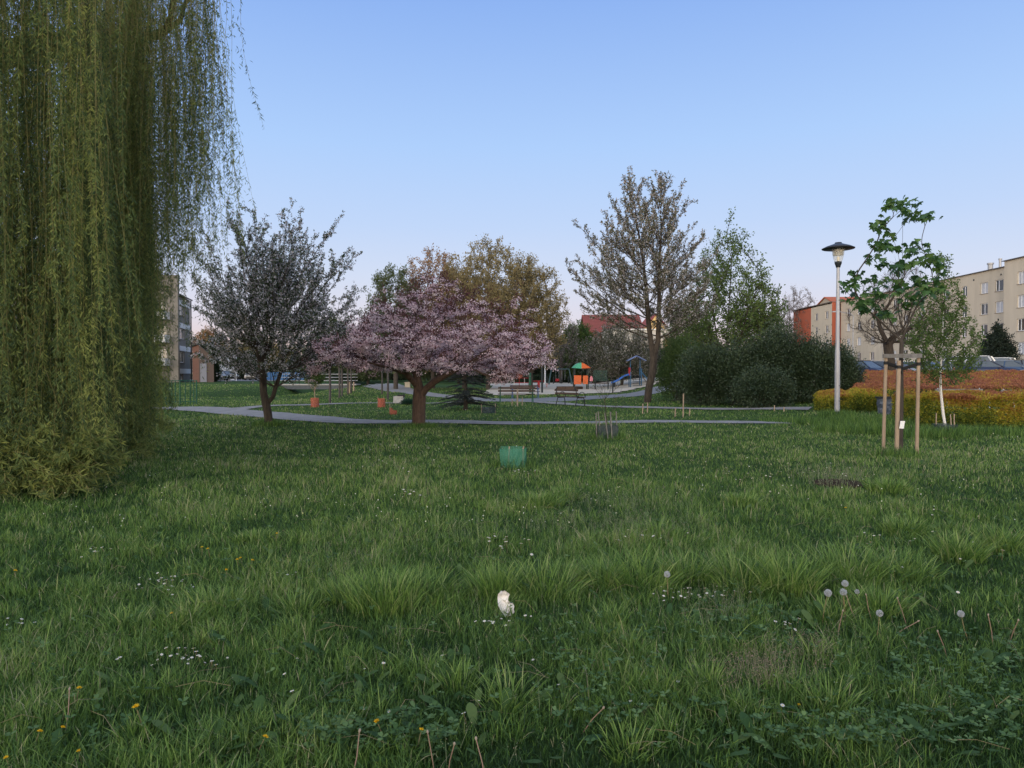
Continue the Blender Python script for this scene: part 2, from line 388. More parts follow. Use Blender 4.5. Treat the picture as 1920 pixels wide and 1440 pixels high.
def profile_pts(rng, prof, n, cx, cy, ex=1.0, ey=1.0, inner=.5, lean=(0, 0)):
    z = np.array([p[0] for p in prof]); r = np.array([p[1] for p in prof]); zz = np.linspace(z[0], z[-1], 200); rr = np.interp(zz, z, r)
    pdf = rr ** 1.6 + .02; pdf /= pdf.sum(); h = rng.choice(zz, n, p=pdf) + rng.normal(size=n) * .04
    R = np.interp(h, z, r) * rng.random(n) ** inner; a = rng.random(n) * 2 * math.pi
    f = (h - z[0]) / (z[-1] - z[0])
    return np.stack([cx + ex * R * np.cos(a) + lean[0] * f, cy + ey * R * np.sin(a) + lean[1] * f, h], 1)
def spread(D, rng, k, up=0.0): return norm(D + rng.normal(size=D.shape) * k + np.array([0, 0, up]))

# --- weeping willow
def willow():
    rng = np.random.default_rng(3)
    base = (-10.6, 13.6, g1(-10.6, 13.6))
    t = thing('weeping_willow', 'huge weeping willow with yellow green hanging strands reaching down to the lawn', 'tree', base)
    hang = []   # x, y, ztop, zbottom
    def reg(n, p0, p1, d0, d1, zb0, zb1, zt0=7.5, zt1=11, dens=1.0):
        n = int(n * 1.25)
        for _ in range(max(1, n // 6)):
            d = rng.uniform(d0, d1); px = rng.uniform(p0, p1); zb = rng.uniform(zb0, zb1); zt = rng.uniform(zt0, zt1); tb = rng.normal() * .2; sp = rng.uniform(.05, .22)
            for _ in range(6):
                hang.append((sx(px, d) + rng.normal() * sp, d + rng.normal() * sp, zt + rng.normal() * .4, max(.08, zb + abs(rng.normal()) * .25), dens, tb))
    reg(430, -330, 175, 8.9, 12.0, .15, 1.0, 7, 10.5)
    reg(150, -200, 120, 8.9, 10.5, .1, .5, 2.0, 5)
    reg(70, 60, 190, 9.3, 12.0, .5, 3.0, 7, 10.5)
    reg(340, 150, 272, 12.4, 17.5, .1, .9, 8, 11.5)
    reg(48, 225, 275, 12.4, 16.0, .8, 3.0, 8, 11, .8)
    reg(126, 262, 372, 11.8, 15.5, 3.0, 5.4, 7.5, 11, .55)
    reg(18, 300, 340, 12, 14, 1.2, 2.4, 7.5, 10, .45)
    reg(66, 350, 425, 11.8, 14.0, 3.2, 6.2, 8.3, 10.6, .5)
    reg(12, 400, 440, 12.2, 13.2, 3.4, 5.0, 7.6, 9, .45)
    for _ in range(260):   # the rest of the round crown, behind and out of frame
        a = rng.uniform(0, 2 * math.pi); r = 5.6 * math.sqrt(rng.random()); x = -11.2 + r * math.cos(a); y = 14.2 + r * math.sin(a)
        if sx(300, y) < x: continue
        hang.append((x, y, rng.uniform(6.5, 11.5), rng.uniform(.2, 1.5), .6, 0))
    hang = [q for q in hang if q[2] > q[3] + .6]; H = np.array(hang)
    tops = H[:, :3].copy()
    sk = Skel([[(base[0], base[1], base[2] - .2), (base[0] + .05, base[1], 1.0), (-10.5, 13.5, 2.2), (-10.4, 13.4, 3.4), (-10.3, 13.3, 5), (-10.4, 13.3, 6.5), (-10.4, 13.2, 8), (-10.3, 13.2, 9)]], rng)
    sel = tops[rng.choice(len(tops), 420, replace=False)]; sel = sel[sel[:, 2] > 8]
    sk.grow(sel, amin=5, slope=.15, step=.6, curve=.4).finish(.42, .008, 5)
    g = G(); sk.mesh(g); g.build('trunk', M_bark, t, smooth=True)
    gs = G(); gl = G()
    for x, y, zt, zb, dens, tb in hang:
        n = max(6, int((zt - zb) / .35)); f = np.linspace(0, 1, n)
        ox, oy = rng.normal(size=2) * .28; ph = rng.random() * 6; am = rng.uniform(.03, .13)
        # the strand leaves its branch outwards and then hangs
        out = norm(np.array([x + 10.4, y - 13.3]))
        k = np.minimum(f * (zt - zb) / .7, 1); arch = (1 - k) ** 2 * .55
        P = np.stack([x - out[0] * arch + ox * f + am * np.sin(ph + f * rng.uniform(4, 9)), y - out[1] * arch + oy * f + am * np.cos(ph * 1.3 + f * 6), zt - (zt - zb) * f + .25 * (1 - (1 - k) ** 2) * (1 - f)], 1)
        gs.tube(P, np.linspace(.0032, .0015, n), 3, cap=False)
        Ls = zt - zb; fr = abs(rng.normal()) * .12 if rng.random() < .6 else rng.uniform(.1, .5)
        m_ = int(Ls * (1 - fr) * dens / rng.uniform(.010, .017)); q = fr + (1 - fr) * rng.random(m_) ** .85; ii = np.clip((q * (n - 1)).astype(int), 0, n - 2); ff = (q * (n - 1) - ii)[:, None]
        C = P[ii] + (P[ii + 1] - P[ii]) * ff
        a = rng.random(m_) * 2 * math.pi; D = np.stack([np.cos(a), np.sin(a), -rng.uniform(.35, 1.9, m_)], 1)
        # short side shoots: the leaves of a clump start off the strand
        nsh = max(1, int(Ls * 2.2)); sh = rng.random(nsh) ** .7; sid = np.array([int(np.argmin(abs(sh - v))) for v in q]); near = abs(sh[sid] - q) < .03
        sa = rng.random(nsh) * 2 * math.pi; C = C + np.where(near[:, None], np.stack([np.cos(sa[sid]), np.sin(sa[sid]), -np.ones(m_) * 1.1], 1) * (rng.random(m_) * .14)[:, None], 0)
        tone = np.clip(rng.normal(.48 + tb + (.15 if vnoise(x, y, 1.6, 21) > .5 else -.06), .2, m_), 0, 1)
        far = sx(250, y) < x
        leaves(gl, C, D, rng.uniform(.055, .10, m_), rng.uniform(.011, .017, m_), rng, tone)
    # bushy shoots at the foot of the curtain
    for px, d, zc, r_, n_l in [(60, 9.4, .45, .8, 5000), (150, 9.3, .55, .5, 4200), (-60, 9.2, .6, .9, 4000), (225, 13.0, .5, .75, 4500), (110, 9.0, .3, .4, 1800)]:
        c = np.array([sx(px, d), d, zc]); k = 110; a = rng.random(k) * 2 * math.pi
        for j in range(k):
            st_ = c + rng.normal(size=3) * (r_ * .5, r_ * .5, r_ * .3); e = st_ + np.array([math.cos(a[j]) * .28 + .12, math.sin(a[j]) * .28 - .05, -rng.uniform(-.05, .25)]) * r_
            e = st_ + (e - st_) * rng.uniform(.7, 1.3); e[2] = max(e[2], .06); st_[2] = max(st_[2], .1)
            gs.tube([st_, (st_ + e) / 2 + np.array([0, 0, .06]), e], .0025, 3, cap=False)
            m_ = int(n_l * .6) // k; f = rng.random(m_)[:, None]; leaves(gl, st_ + (e - st_) * f, spread(np.repeat((e - st_)[None], m_, 0) / r_ * 2, rng, .6), rng.uniform(.08, .15, m_), .018, rng, np.clip(rng.normal(.3 + .5 * rng.random() ** .5, .15, m_), 0, 1))
    gs.build('strand', mat('willow_twig', (.19, .17, .06), .7, noise=.3), t)
    gl.build('crown', leafmat('willow_leaf', [(.045, .082, .044), (.135, .19, .06), (.33, .36, .10)], .4), t)
willow()

def generic_tree(name, label, base, chains, targets, r_base, r_tip, leafspecs, bark, group=None, grow={}, rng=None, rmin=0, tw=None, rsplit=None, ns=(16, 90)):
    t = thing(name, label, 'tree', base, group)
    if isinstance(chains, Skel):
        sk = chains; sk.finish(r_base, r_tip, 0); targets = None
    else: sk = Skel(chains, rng)
    T = np.asarray(targets if targets is not None else [(0, 0, 9.), (0, 1, 9.)], float); c0 = np.asarray(sk.P[grow.get('amin', 0)]); dd = np.linalg.norm(T - c0, axis=1)
    q = np.where(dd > np.quantile(dd, .60))[0]; pick = [int(q[0])]; md = np.full(len(q), 1e9)
    for _ in range(min(ns[0], len(q) - 1)):      # widely spaced limb ends first, so limbs run straight outwards
        md = np.minimum(md, np.linalg.norm(T[q] - T[pick[-1]], axis=1)); pick.append(int(q[int(np.argmax(md))]))
    rest = np.setdiff1d(np.arange(len(T)), pick); rest = rest[rng.permutation(len(rest))]
    gr = dict(grow); gr['curve'] = .22; gr['jit'] = grow.get('jit', .04) * .7
    if targets is not None: sk.grow(T[pick], **gr); gr['curve'] = .3; sk.grow(T[rest[:ns[1]]], **gr); sk.grow(T[rest[ns[1]:]], **gr); sk.finish(r_base, r_tip, 2)
    g = G(); gt = G() if rsplit else g; sk.mesh(gt)
    if rsplit: g.tube(*rsplit, 10, cap=False)
    mc, pn, l0, l1, kk, upw, tr_ = tw
    TC, TD = sk.leafpts(mc, pn, rng); TD = spread(TD, rng, kk, upw); TL = rng.uniform(l0, l1, len(TC)); spikes(gt, TC, TD, TL, tr_, rng)
    if rsplit: gt.build('branches', M_twig, t)
    g.build('trunk', bark, t, smooth=True); sk.tw = (TC, TD, TL)
    for part, mt, maxcnt, per, ln, wd, k, up, off in leafspecs:
        n = int(len(TC) * per); i = rng.integers(0, len(TC), n); f = rng.random(n) ** .8; D = TD[i]
        C = TC[i] + D * (TL[i] * f)[:, None] + rng.normal(size=(n, 3)) * off
        gl = G(); leaves(gl, C, spread(D * .6, rng, k, up), rng.uniform(ln[0], ln[1], n), rng.uniform(wd[0], wd[1], n), rng, np.clip(vnoise(C[:, 0] * 1.3 + C[:, 2], C[:, 1] + C[:, 2] * .7, .7, 3) * .55 + rng.random(n) * .5, 0, 1))
        gl.build(part, mt, t)
    return t, sk

# --- blossoming crab apple, left
d = gd(797); x0 = sx(505, d); z0 = g1(x0, d); rng = np.random.default_rng(21)
tr = [(x0, d, z0 - .1), (x0 - .05, d, .35), (x0 - .1, d, .62)]
ch = [tr + [(x0 - .18, d, 1.0), (x0 - .2, d, 1.5), (x0 - .28, d, 1.9), (x0 - .36, d, 2.3)],
      [2, (x0 + .1, d, .85), (x0 + .22, d - .1, 1.15), (x0 + .38, d - .1, 1.6), (x0 + .5, d - .1, 2.1)],
      [5, (x0 - .1, d + .15, 2.2), (x0 + .0, d + .2, 2.6)]]
sk = Skel(ch, rng); trunkn = [q for q in range(len(sk.P)) if sk.P[q][2] > 1.1]
ends = [(-2.55, 2.9), (-2.65, 3.6), (-2.5, 4.6), (-2.1, 5.6), (-1.7, 6.4), (-1.2, 6.3), (-.6, 6.75), (-.1, 6.3), (.25, 7.0), (.9, 6.2), (1.45, 6.65), (1.35, 5.6), (2.0, 5.8), (2.55, 5.1), (2.2, 4.4), (2.8, 4.1), (2.7, 3.4), (2.3, 2.9), (-1.9, 2.6), (.1, 5.3), (-.8, 5.2), (1.0, 4.4), (-1.5, 4.2), (.4, 3.9), (-2.0, 3.1), (1.9, 3.4), (-2.4, 2.5), (-1.4, 2.9), (1.5, 2.9), (2.5, 2.6), (1.6, 2.5), (2.9, 3.0), (.9, 3.1), (-.7, 3.3), (2.1, 3.9), (-2.2, 4.0), (2.75, 4.6)]
ends = [(a, b, (rng.uniform(-.5, .5))) for a, b in ends] + [(a * rng.uniform(.4, .75), b * rng.uniform(.82, .98), sg * rng.uniform(1.0, 2.2)) for a, b in ends[::2] for sg in (-1, 1)]
for a, b, c in ends:
    e = np.array([x0 + .1 + a, d + c, b]); P_ = np.array([sk.P[q] for q in trunkn]); v = e - P_; h_ = np.hypot(v[:, 0], v[:, 1]); ln_ = np.linalg.norm(v, axis=1)
    q = trunkn[int(np.argmin(ln_ * .35 + rng.random(len(P_)) * .6 + 2.5 * np.maximum(0, .45 * h_ - v[:, 2])))]; v = e - sk.P[q]; l = float(np.linalg.norm(v))
    l *= .93; lb = shoot(sk, q, norm(v) + np.array([0, 0, -.12]), l, .2)
    for s2, l2 in fan(sk, lb, l, int(4 + l * 2.6), .46, .66, .30, .14):
        fan(sk, s2, l2, int(1 + l2 * 3), .55, .7, .35, .15, .18)
T = None
generic_tree('blossoming_tree', 'crab apple tree with forked dark trunk, dark leaves and greyish white blossom, beside the willow', (x0, d, z0), sk, T, .125, .0038,
    [('crown', leafmat('crab_leaf', [(.035, .06, .028), (.07, .105, .05), (.12, .165, .08)], .3), 5, 3.4, (.05, .09), (.025, .042), .8, .25, .015),
     ('blossom', leafmat('crab_blossom', [(.42, .39, .42), (.60, .57, .60), (.75, .72, .75)], .35), 3, 3.6, (.035, .055), (.03, .05), 1.2, .1, .02)], M_bark, rng=rng, tw=(14, 2, .05, .13, 1.0, .35, .003), grow=dict(amin=4, slope=.55, pen=2.2, step=.3, curve=.25))

# --- pink double flowering cherry
d = gd(800); x0 = sx(785, d); z0 = g1(x0, d); rng = np.random.default_rng(5)
ch = [[(x0, d, z0 - .1), (x0, d, .3), (x0 + .01, d, .62), (x0 + .02, d, .86), (x0 + .0, d, 1.15), (x0 - .06, d, 1.5), (x0 - .1, d, 1.85), (x0 + .05, d, 2.1), (x0 + .3, d + .1, 2.35), (x0 + .6, d + .2, 2.8)],
      [3, (x0 + .22, d - .1, 1.12), (x0 + .5, d - .2, 1.35), (x0 + .95, d - .3, 1.6), (x0 + 1.5, d - .3, 1.85), (x0 + 2.1, d - .3, 2.3)],
      [6, (x0 - .5, d - .1, 1.95), (x0 - 1.0, d - .1, 1.95), (x0 - 1.6, d, 2.1), (x0 - 2.3, d, 2.3)],
      [6, (x0 - .2, d + .3, 2.2), (x0 - .3, d + .6, 2.8), (x0 - .3, d + .7, 3.5)],
      [4, (x0 - .3, d - .3, 1.55), (x0 - .8, d - .6, 1.75), (x0 - 1.3, d - 1.2, 1.9)],
      [9, (x0 + .8, d - .1, 3.3), (x0 + .9, d - .1, 4.0)]]
T = profile_pts(rng, [(1.75, 2.9), (2.1, 3.45), (2.5, 3.5), (3.0, 3.05), (3.5, 2.3), (4.0, 1.6), (4.4, .8), (4.65, .3)], 620, x0 + .5, d, ex=1.0, ey=.85, inner=.45)
T = T[~((T[:, 2] > 2.7) & (T[:, 0] < x0 - 1.9))]
T = np.vstack([T, [(x0 + a + rng.normal() * .1, d + b_ + rng.normal() * .3, c) for a, b_, c in ((-3.2, 0, 1.9), (-3.0, .3, 2.2), (-2.9, -.4, 1.75), (4.0, 0, 1.95), (4.2, .2, 1.75), (3.9, -.5, 2.3), (3.8, .3, 2.8), (3.3, 0, 3.6), (3.0, .2, 4.3), (3.1, .1, 3.9), (-3.3, 0, 1.55), (2.4, -.7, 1.35), (2.9, -.4, 1.5), (3.3, 0, 1.6), (1.9, -.8, 1.5))]])
PINK = leafmat('cherry_blossom', [(.56, .36, .44), (.78, .60, .66), (.92, .82, .85)], .3)
t, sk = generic_tree('cherry_tree', 'pink double flowering cherry with thick low trunk and bronze young leaves', (x0, d, z0), ch, T, .20, .005,
    [('crown', leafmat('cherry_leaf', [(.055, .024, .026), (.12, .05, .05), (.20, .095, .075)], .35), 5, 5.5, (.05, .09), (.025, .04), .9, .3, .05)], M_barkred, rng=rng, tw=(9, 4, .12, .32, .7, .15, .0035), grow=dict(amin=4, slope=.12, pen=2.0, step=.28, curve=.3, jit=.05))
TC, TD, TL = sk.tw; C = TC + TD * (TL * rng.uniform(.3, 1, len(TL)))[:, None]; n = len(C); keep = rng.random(n) < np.clip(.55 - (C[:, 2] - 2.4) * .22 - .06 * (C[:, 0] > x0 + 1), .12, .55) * (.3 + 1.4 * vnoise(C[:, 0], C[:, 1] + C[:, 2] * 2, .5, 4)); C = C[keep]; n = len(C)
cc = np.repeat(C - np.array([0, 0, .06]), 30, 0) + rng.normal(size=(n * 30, 3)) * (.072, .072, .030)
gl = G(); leaves(gl, cc, rdir(len(cc), rng), rng.uniform(.03, .05, len(cc)), rng.uniform(.03, .045, len(cc)), rng, np.clip(np.repeat(rng.random(n), 30) * .6 + rng.random(len(cc)) * .4, 0, 1))
gl.build('blossom', PINK, t)
# blossom sprig on the trunk
# --- big white flowering tree behind the playground edge
d = gd(755); x0 = sx(1217, d); z0 = g1(x0, d); rng = np.random.default_rng(8)
ch = [[(x0 - .1, d, z0 - .1), (x0, d, .8), (x0 + .18, d, 1.6), (x0 + .25, d, 2.4), (x0 + .1, d, 3.2), (x0 - .05, d, 4.4), (x0 - .15, d, 6), (x0 - .4, d, 8), (x0 - .7, d, 9.8), (x0 - .85, d, 11.2)],
      [3, (x0 + .45, d - .1, 3.3), (x0 + .5, d - .1, 4.8), (x0 + .5, d - .1, 7), (x0 + .6, d - .1, 9), (x0 + .6, d, 11.5)]]
sk = Skel(ch, rng); lead1, lead2 = list(range(4, 10)), list(range(10, len(sk.P)))
zr_ = [3.0, 3.6, 4.6, 5.8, 7.2, 8.6, 10, 11.2, 12.3]; lf_ = [2.8, 4.4, 5.5, 5.0, 3.8, 2.6, 1.5, .8, .3]; rt_ = [2.1, 3.1, 3.9, 3.7, 3.0, 2.2, 1.4, .8, .3]
for lead, m_ in ((lead1, 42), (lead2, 42)):
    # refine the leader so that branches can leave it anywhere
    zs = np.array([sk.P[q][2] for q in lead])
    for k in range(m_):
        z_ = zs[0] + (zs[-1] - zs[0] - .15) * (k + rng.random()) / m_; j_ = max(0, int(np.searchsorted(zs, z_)) - 1); q = lead[j_]
        nx_ = lead[min(j_ + 1, len(lead) - 1)]; fz = np.clip((z_ - sk.P[q][2]) / max(.01, sk.P[nx_][2] - sk.P[q][2]), 0, 1); sk.P.append(sk.P[q] + (sk.P[nx_] - sk.P[q]) * fz); sk.par.append(q); q2 = len(sk.P) - 1
        a = k * 2.4 + rng.normal() * .3; R_ = np.interp(z_ + .8, zr_, lf_ if math.cos(a) < 0 else rt_) * (.75 + .25 * abs(math.cos(a))) * rng.uniform(.75, 1.05); el = np.interp(z_, [3, 8, 12], [.32, .78, 1.15])
        lb = shoot(sk, q2, (math.cos(a), math.sin(a), math.tan(el) * .8), R_ / math.cos(min(el, 1.0)) * .95, .45, .3)
        for s2, l2 in fan(sk, lb, R_ * 1.2, int(4 + R_ * 2.6), .42, .6, .45, .15, .35, .3): fan(sk, s2, l2, int(1 + l2 * 2.2), .5, .7, .4, .2, .25, .3)
T = None
generic_tree('flowering_tree', 'tall twin stemmed tree with thin fresh leaves and fading white blossom behind the slide', (x0, d, z0), sk, T, .20, .0065,
    [('crown', leafmat('bird_leaf', [(.06, .07, .035), (.125, .13, .07), (.20, .20, .11)], .35), 3, 2.8, (.07, .12), (.045, .07), .9, .35, .02),
     ('blossom', leafmat('bird_blossom', [(.34, .29, .28), (.48, .43, .41), (.60, .55, .53)], .35), 2, 2.6, (.06, .09), (.045, .07), 1.2, .2, .03)], M_bark, rng=rng, tw=(8, 2, .08, .2, .8, .45, .006), grow=dict(amin=5, slope=.38, pen=2.2, step=.5, curve=.3))
# --- low grey green flowering tree left of it, drooping
d = 73; x0 = sx(1165, d); rng = np.random.default_rng(9)
T = profile_pts(rng, [(1.2, 3.0), (2.2, 4.2), (3.6, 4.3), (5, 3.5), (6.2, 2.2), (6.9, .6)], 520, x0, d, inner=.4)
generic_tree('shrubby_tree', 'low spreading grey green tree with pale blossom behind the slide', (x0, d, g1(x0, d)), [[(x0, d, .1), (x0 + .1, d, .8), (x0, d, 1.8), (x0, d, 3.0)]], T, .16, .011,
    [('crown', leafmat('grey_leaf', [(.05, .06, .035), (.09, .10, .06), (.14, .15, .09)], .3), 4, 7, (.11, .18), (.06, .10), 1.0, .1, .08),
     ('blossom', leafmat('grey_blossom', [(.24, .22, .20), (.34, .32, .30), (.46, .43, .41)], .3), 3, 4, (.08, .12), (.07, .11), 1.2, 0, .06)], M_bark, rng=rng, tw=(8, 4, .4, .9, .7, .05, .009), grow=dict(amin=1, slope=0, step=.5))
# --- green tree right of it
d = 46; x0 = sx(1362, d); rng = np.random.default_rng(10)
T = profile_pts(rng, [(2.6, 2.6), (3.8, 3.5), (5.5, 3.6), (7, 3.0), (8.5, 2.1), (10, 1.2), (11.4, .3)], 560, x0 + .1, d, inner=.5)
T = np.vstack([T, [(x0 + a, d, z_) for a, z_ in ((2.6, 8.3), (2.3, 9.0), (3.0, 7.1), (.4, 12.0), (.2, 11.6), (1.3, 10.6))]])
generic_tree('leafy_tree', 'upright tree with loose fresh green foliage above the dark evergreen shrubs', (x0, d, g1(x0, d)),
    [[(x0 + .2, d, .1), (x0 + .1, d, 2), (x0, d, 4), (x0 + .2, d, 6.5), (x0 + .3, d, 9)], [1, (x0 - .5, d, 3), (x0 - .8, d, 5), (x0 - .9, d, 7)], [1, (x0 + .8, d, 3.4), (x0 + 1.3, d, 5.4)]], T, .17, .009,
    [('crown', leafmat('fresh_leaf', [(.055, .095, .028), (.11, .17, .045), (.19, .25, .075)], .4), 4, 4, (.11, .18), (.08, .13), .9, .2, .08)], M_bark, rng=rng, tw=(8, 4, .3, .7, .6, .4, .007), grow=dict(amin=1, slope=.6, step=.5))
d = 47; x0 = sx(1425, d); rng = np.random.default_rng(14)
T = profile_pts(rng, [(1.8, 1.3), (3.2, 1.8), (5, 1.5), (6.4, .8), (7.4, .2)], 260, x0, d, inner=.5)
generic_tree('leafy_tree', 'shorter loose green tree with bare tips at the far side of the upright green tree', (x0, d, g1(x0, d)),
    [[(x0, d, .1), (x0, d, 2), (x0 + .1, d, 4), (x0 + .1, d, 5.5)]], T, .12, .012,
    [('crown', MATS['fresh_leaf'], 4, 5, (.11, .17), (.07, .12), .9, .2, .08)], M_bark, rng=rng, tw=(8, 4, .3, .7, .6, .4, .006), grow=dict(amin=1, slope=.6, step=.5))

# --- background trees with fine twigs
def far_tree(name, label, px, d, ptop, pw, col, zb=2.2, n=420, seed=1, lf=.2, per=5, bark=M_twig, group=None, shape=None, tone=None, rb=.22):
    rng = np.random.default_rng(seed); x0 = sx(px, d); z0 = g1(x0, d); zt = sz(ptop, d); R = pw / 2 / FP * d; H = zt - zb
    prof = shape or [(0, .55), (.2, .85), (.45, 1), (.7, .8), (.88, .5), (1, .12)]
    T = profile_pts(rng, [(zb + a * H, b * R) for a, b in prof], n, x0, d, inner=.45)
    return generic_tree(name, label, (x0, d, z0), [[(x0, d, z0 - .1), (x0, d, zb * .7), (x0, d, zb + H * .2), (x0, d, zb + H * .55)]], T, rb, .012,
        [('crown', col, 5, per, (lf * .7, lf * 1.2), (lf * .35, lf * .65), 1.0, .3, lf * .4)], bark, rng=rng, tw=(7, 4, lf * 2, lf * 5, .6, .35, .006 * d / 70), grow=dict(amin=1, slope=.5, step=.7), group=group)[0]
OLV = leafmat('olive_buds', [(.15, .13, .06), (.27, .22, .10), (.38, .30, .15)], .35)
ORG_ = leafmat('orange_buds', [(.20, .12, .06), (.33, .20, .10), (.42, .27, .15)], .35)
GRN = leafmat('far_green', [(.04, .065, .028), (.09, .12, .05), (.15, .18, .08)], .35)
DKG = leafmat('far_dark', [(.012, .024, .014), (.025, .045, .022), (.05, .07, .035)], .25)
GRY = leafmat('grey_twigs', [(.14, .12, .11), (.22, .19, .17), (.30, .27, .25)], .3)
far_tree('background_tree', 'olive green tree rising just left of the pink cherry crown', 742, 66, 492, 130, GRN, seed=31, per=7)
far_tree('background_tree', 'thin orange brown budding tree above the left part of the pink cherry', 812, 70, 466, 170, ORG_, n=560, seed=32, per=6)
far_tree('background_tree', 'tallest yellow olive budding tree directly behind the pink cherry', 915, 68, 448, 235, OLV, n=900, seed=33, per=8)
far_tree('background_tree', 'round olive tree behind the right end of the pink cherry', 995, 70, 480, 150, OLV, n=620, seed=34, per=7)
far_tree('background_tree', 'broad low olive tree filling behind the cherry', 870, 74, 505, 230, OLV, n=520, seed=35, per=7)
far_tree('bare_tree', 'pale bare twiggy tree at the right foot of the olive trees', 1052, 90, 590, 90, GRY, n=240, seed=36, per=3, lf=.13)
far_tree('bare_tree', 'rounded bare grey tree standing left of the red end wall', 1492, 150, 531, 90, GRY, n=420, seed=37, per=4, lf=.2, zb=5)
far_tree('bare_tree', 'low bare grey tree beside the green bush near the red end wall', 1462, 130, 600, 60, GRY, n=200, seed=38, per=4, lf=.18)
far_tree('autumn_coloured_tree', 'orange brown rounded tree behind the brick shed', 392, 150, 618, 70, ORG_, n=260, seed=39, lf=.35, zb=3, per=7)
far_tree('background_tree', 'olive tree above the pale grey building', 470, 150, 628, 110, OLV, n=260, seed=40, lf=.35, zb=3, per=7)
far_tree('background_tree', 'dark green tree behind the footbridge railing', 610, 112, 655, 110, GRN, n=260, seed=41, lf=.3, zb=.8, per=8)
far_tree('background_tree', 'drooping olive green tree behind the double tree trunks', 690, 100, 640, 110, GRN, n=300, seed=42, lf=.25, zb=.6, per=9)
far_tree('background_tree', 'dark green tree behind the cherry trunk', 780, 104, 640, 120, GRN, n=300, seed=43, lf=.3, zb=.7, per=9)
far_tree('background_tree', 'dark olive tree behind the spruce', 860, 104, 645, 120, GRN, n=300, seed=44, lf=.3, zb=.7, per=9)
far_tree('background_tree', 'dark hedge tree behind the playground posts', 985, 104, 655, 90, DKG, n=300, seed=45, lf=.25, zb=.5, per=10)
far_tree('background_tree', 'dark hedge tree behind the far swing frame', 1045, 106, 672, 80, DKG, n=240, seed=46, lf=.25, zb=.3, per=10)
far_tree('green_shrub_tree', 'rounded bright green bushy tree in front of the beige house', 1081, 96, 607, 85, leafmat('bush_green', [(.03, .06, .016), (.06, .11, .026), (.10, .15, .04)], .35), n=380, seed=47, lf=.22, zb=1.2, per=14)
far_tree('background_tree', 'green tree filling between the big twin stemmed tree and the shrubs', 1290, 70, 560, 100, GRN, n=300, seed=48, lf=.2, zb=2, per=8)
far_tree('background_tree', 'dark tree behind the blue play slide', 1140, 90, 660, 110, DKG, n=300, seed=49, lf=.22, zb=.4, per=12)
far_tree('background_tree', 'dark tree behind the blue slide tower and big trunk', 1225, 90, 650, 110, DKG, n=300, seed=50, lf=.22, zb=.4, per=12)
far_tree('background_tree', 'pale olive tree far off behind the small parked van', 520, 140, 652, 80, OLV, n=200, seed=51, lf=.35, zb=1, per=8)
for k_, (px_, d_, tp_, w_, mt_, lb_) in enumerate([(455, 128, 664, 70, DKG, 'dark tree just right of the pale grey building'), (545, 124, 672, 90, DKG, 'dark tree beyond the blue fence'), (575, 150, 640, 120, GRN, 'wide olive tree on the horizon above the blue fence'), (655, 140, 635, 130, OLV, 'wide pale olive tree on the horizon beyond the slim tree row'),
        (730, 116, 665, 90, DKG, 'dark low tree beyond the double slim trees'), (825, 118, 665, 90, GRN, 'low green tree seen under the cherry blossom'), (905, 110, 668, 80, DKG, 'low dark tree beyond the benches'), (950, 112, 650, 80, GRN, 'green tree beyond the climbing frame'), (355, 140, 640, 60, GRY, 'pale tree right behind the grey apartment house'),
        (1180, 105, 665, 100, DKG, 'low dark tree between the house and the slide tower'), (1265, 100, 655, 110, DKG, 'dark tree behind the light green shrub'), (1345, 90, 650, 120, DKG, 'dark tree behind the evergreen row'), (1445, 120, 640, 110, GRN, 'green tree beyond the end of the evergreen row')]):
    far_tree('background_tree', lb_, px_, d_, tp_, w_, mt_, n=260, seed=200 + k_, lf=.28, zb=.3, per=6, shape=[(0, .9), (.3, 1), (.7, .85), (1, .3)])
far_tree('columnar_conifer', 'dark narrow conifer between the brick shed and the pale grey building', 402, 92, 650, 17, DKG, n=200, seed=52, lf=.16, zb=.6, per=14, shape=[(0, 1), (.5, .9), (.85, .5), (1, .1)])
# conical dark conifer in front of the apartment block
far_tree('conical_conifer', 'dark conical evergreen standing in front of the apartment block', 1868, 72, 610, 62, leafmat('yew_far', [(.008, .016, .012), (.016, .028, .018), (.03, .045, .028)], .15), n=420, seed=53, lf=.2, zb=1.2, per=16, shape=[(0, 1), (.25, 1), (.6, .75), (.85, .4), (1, .08)])
far_tree('background_tree', 'thin budding treetop showing above the apartment block roof', 1765, 170, 585, 110, GRY, n=200, seed=54, lf=.3, zb=8, per=3)

# --- old bare tree by the parking lot
d = 50; x0 = sx(1672, d); z0 = g1(x0, d); rng = np.random.default_rng(60)
T = profile_pts(rng, [(3.6, 2.2), (4.6, 3.4), (6, 3.6), (7.4, 2.9), (8.6, 1.8), (9.4, .6)], 520, x0 + .5, d, inner=.45)
generic_tree('bare_tree', 'old gnarled dark tree with fine brown twigs beside the parking lot', (x0, d, z0),
    [[(x0, d, z0 - .1), (x0 - .1, d, 2.2), (x0 - .3, d, 3.6), (x0 - .8, d, 4.6), (x0 - 1.0, d, 5.3), (x0 - .4, d, 6.2), (x0 + .1, d, 7)], [2, (x0 + .3, d, 4.3), (x0 + 1.1, d, 4.6), (x0 + 2.0, d, 5.3)]], T, .33, .009,
    [('crown', leafmat('bare_buds', [(.10, .065, .05), (.16, .11, .08), (.2, .16, .11)], .3), 2, .6, (.05, .09), (.03, .05), 1.0, .1, .05)], M_bark, rng=rng, tw=(6, 5, .3, .8, .7, .15, .007), grow=dict(amin=2, slope=.1, step=.45, jit=.08))

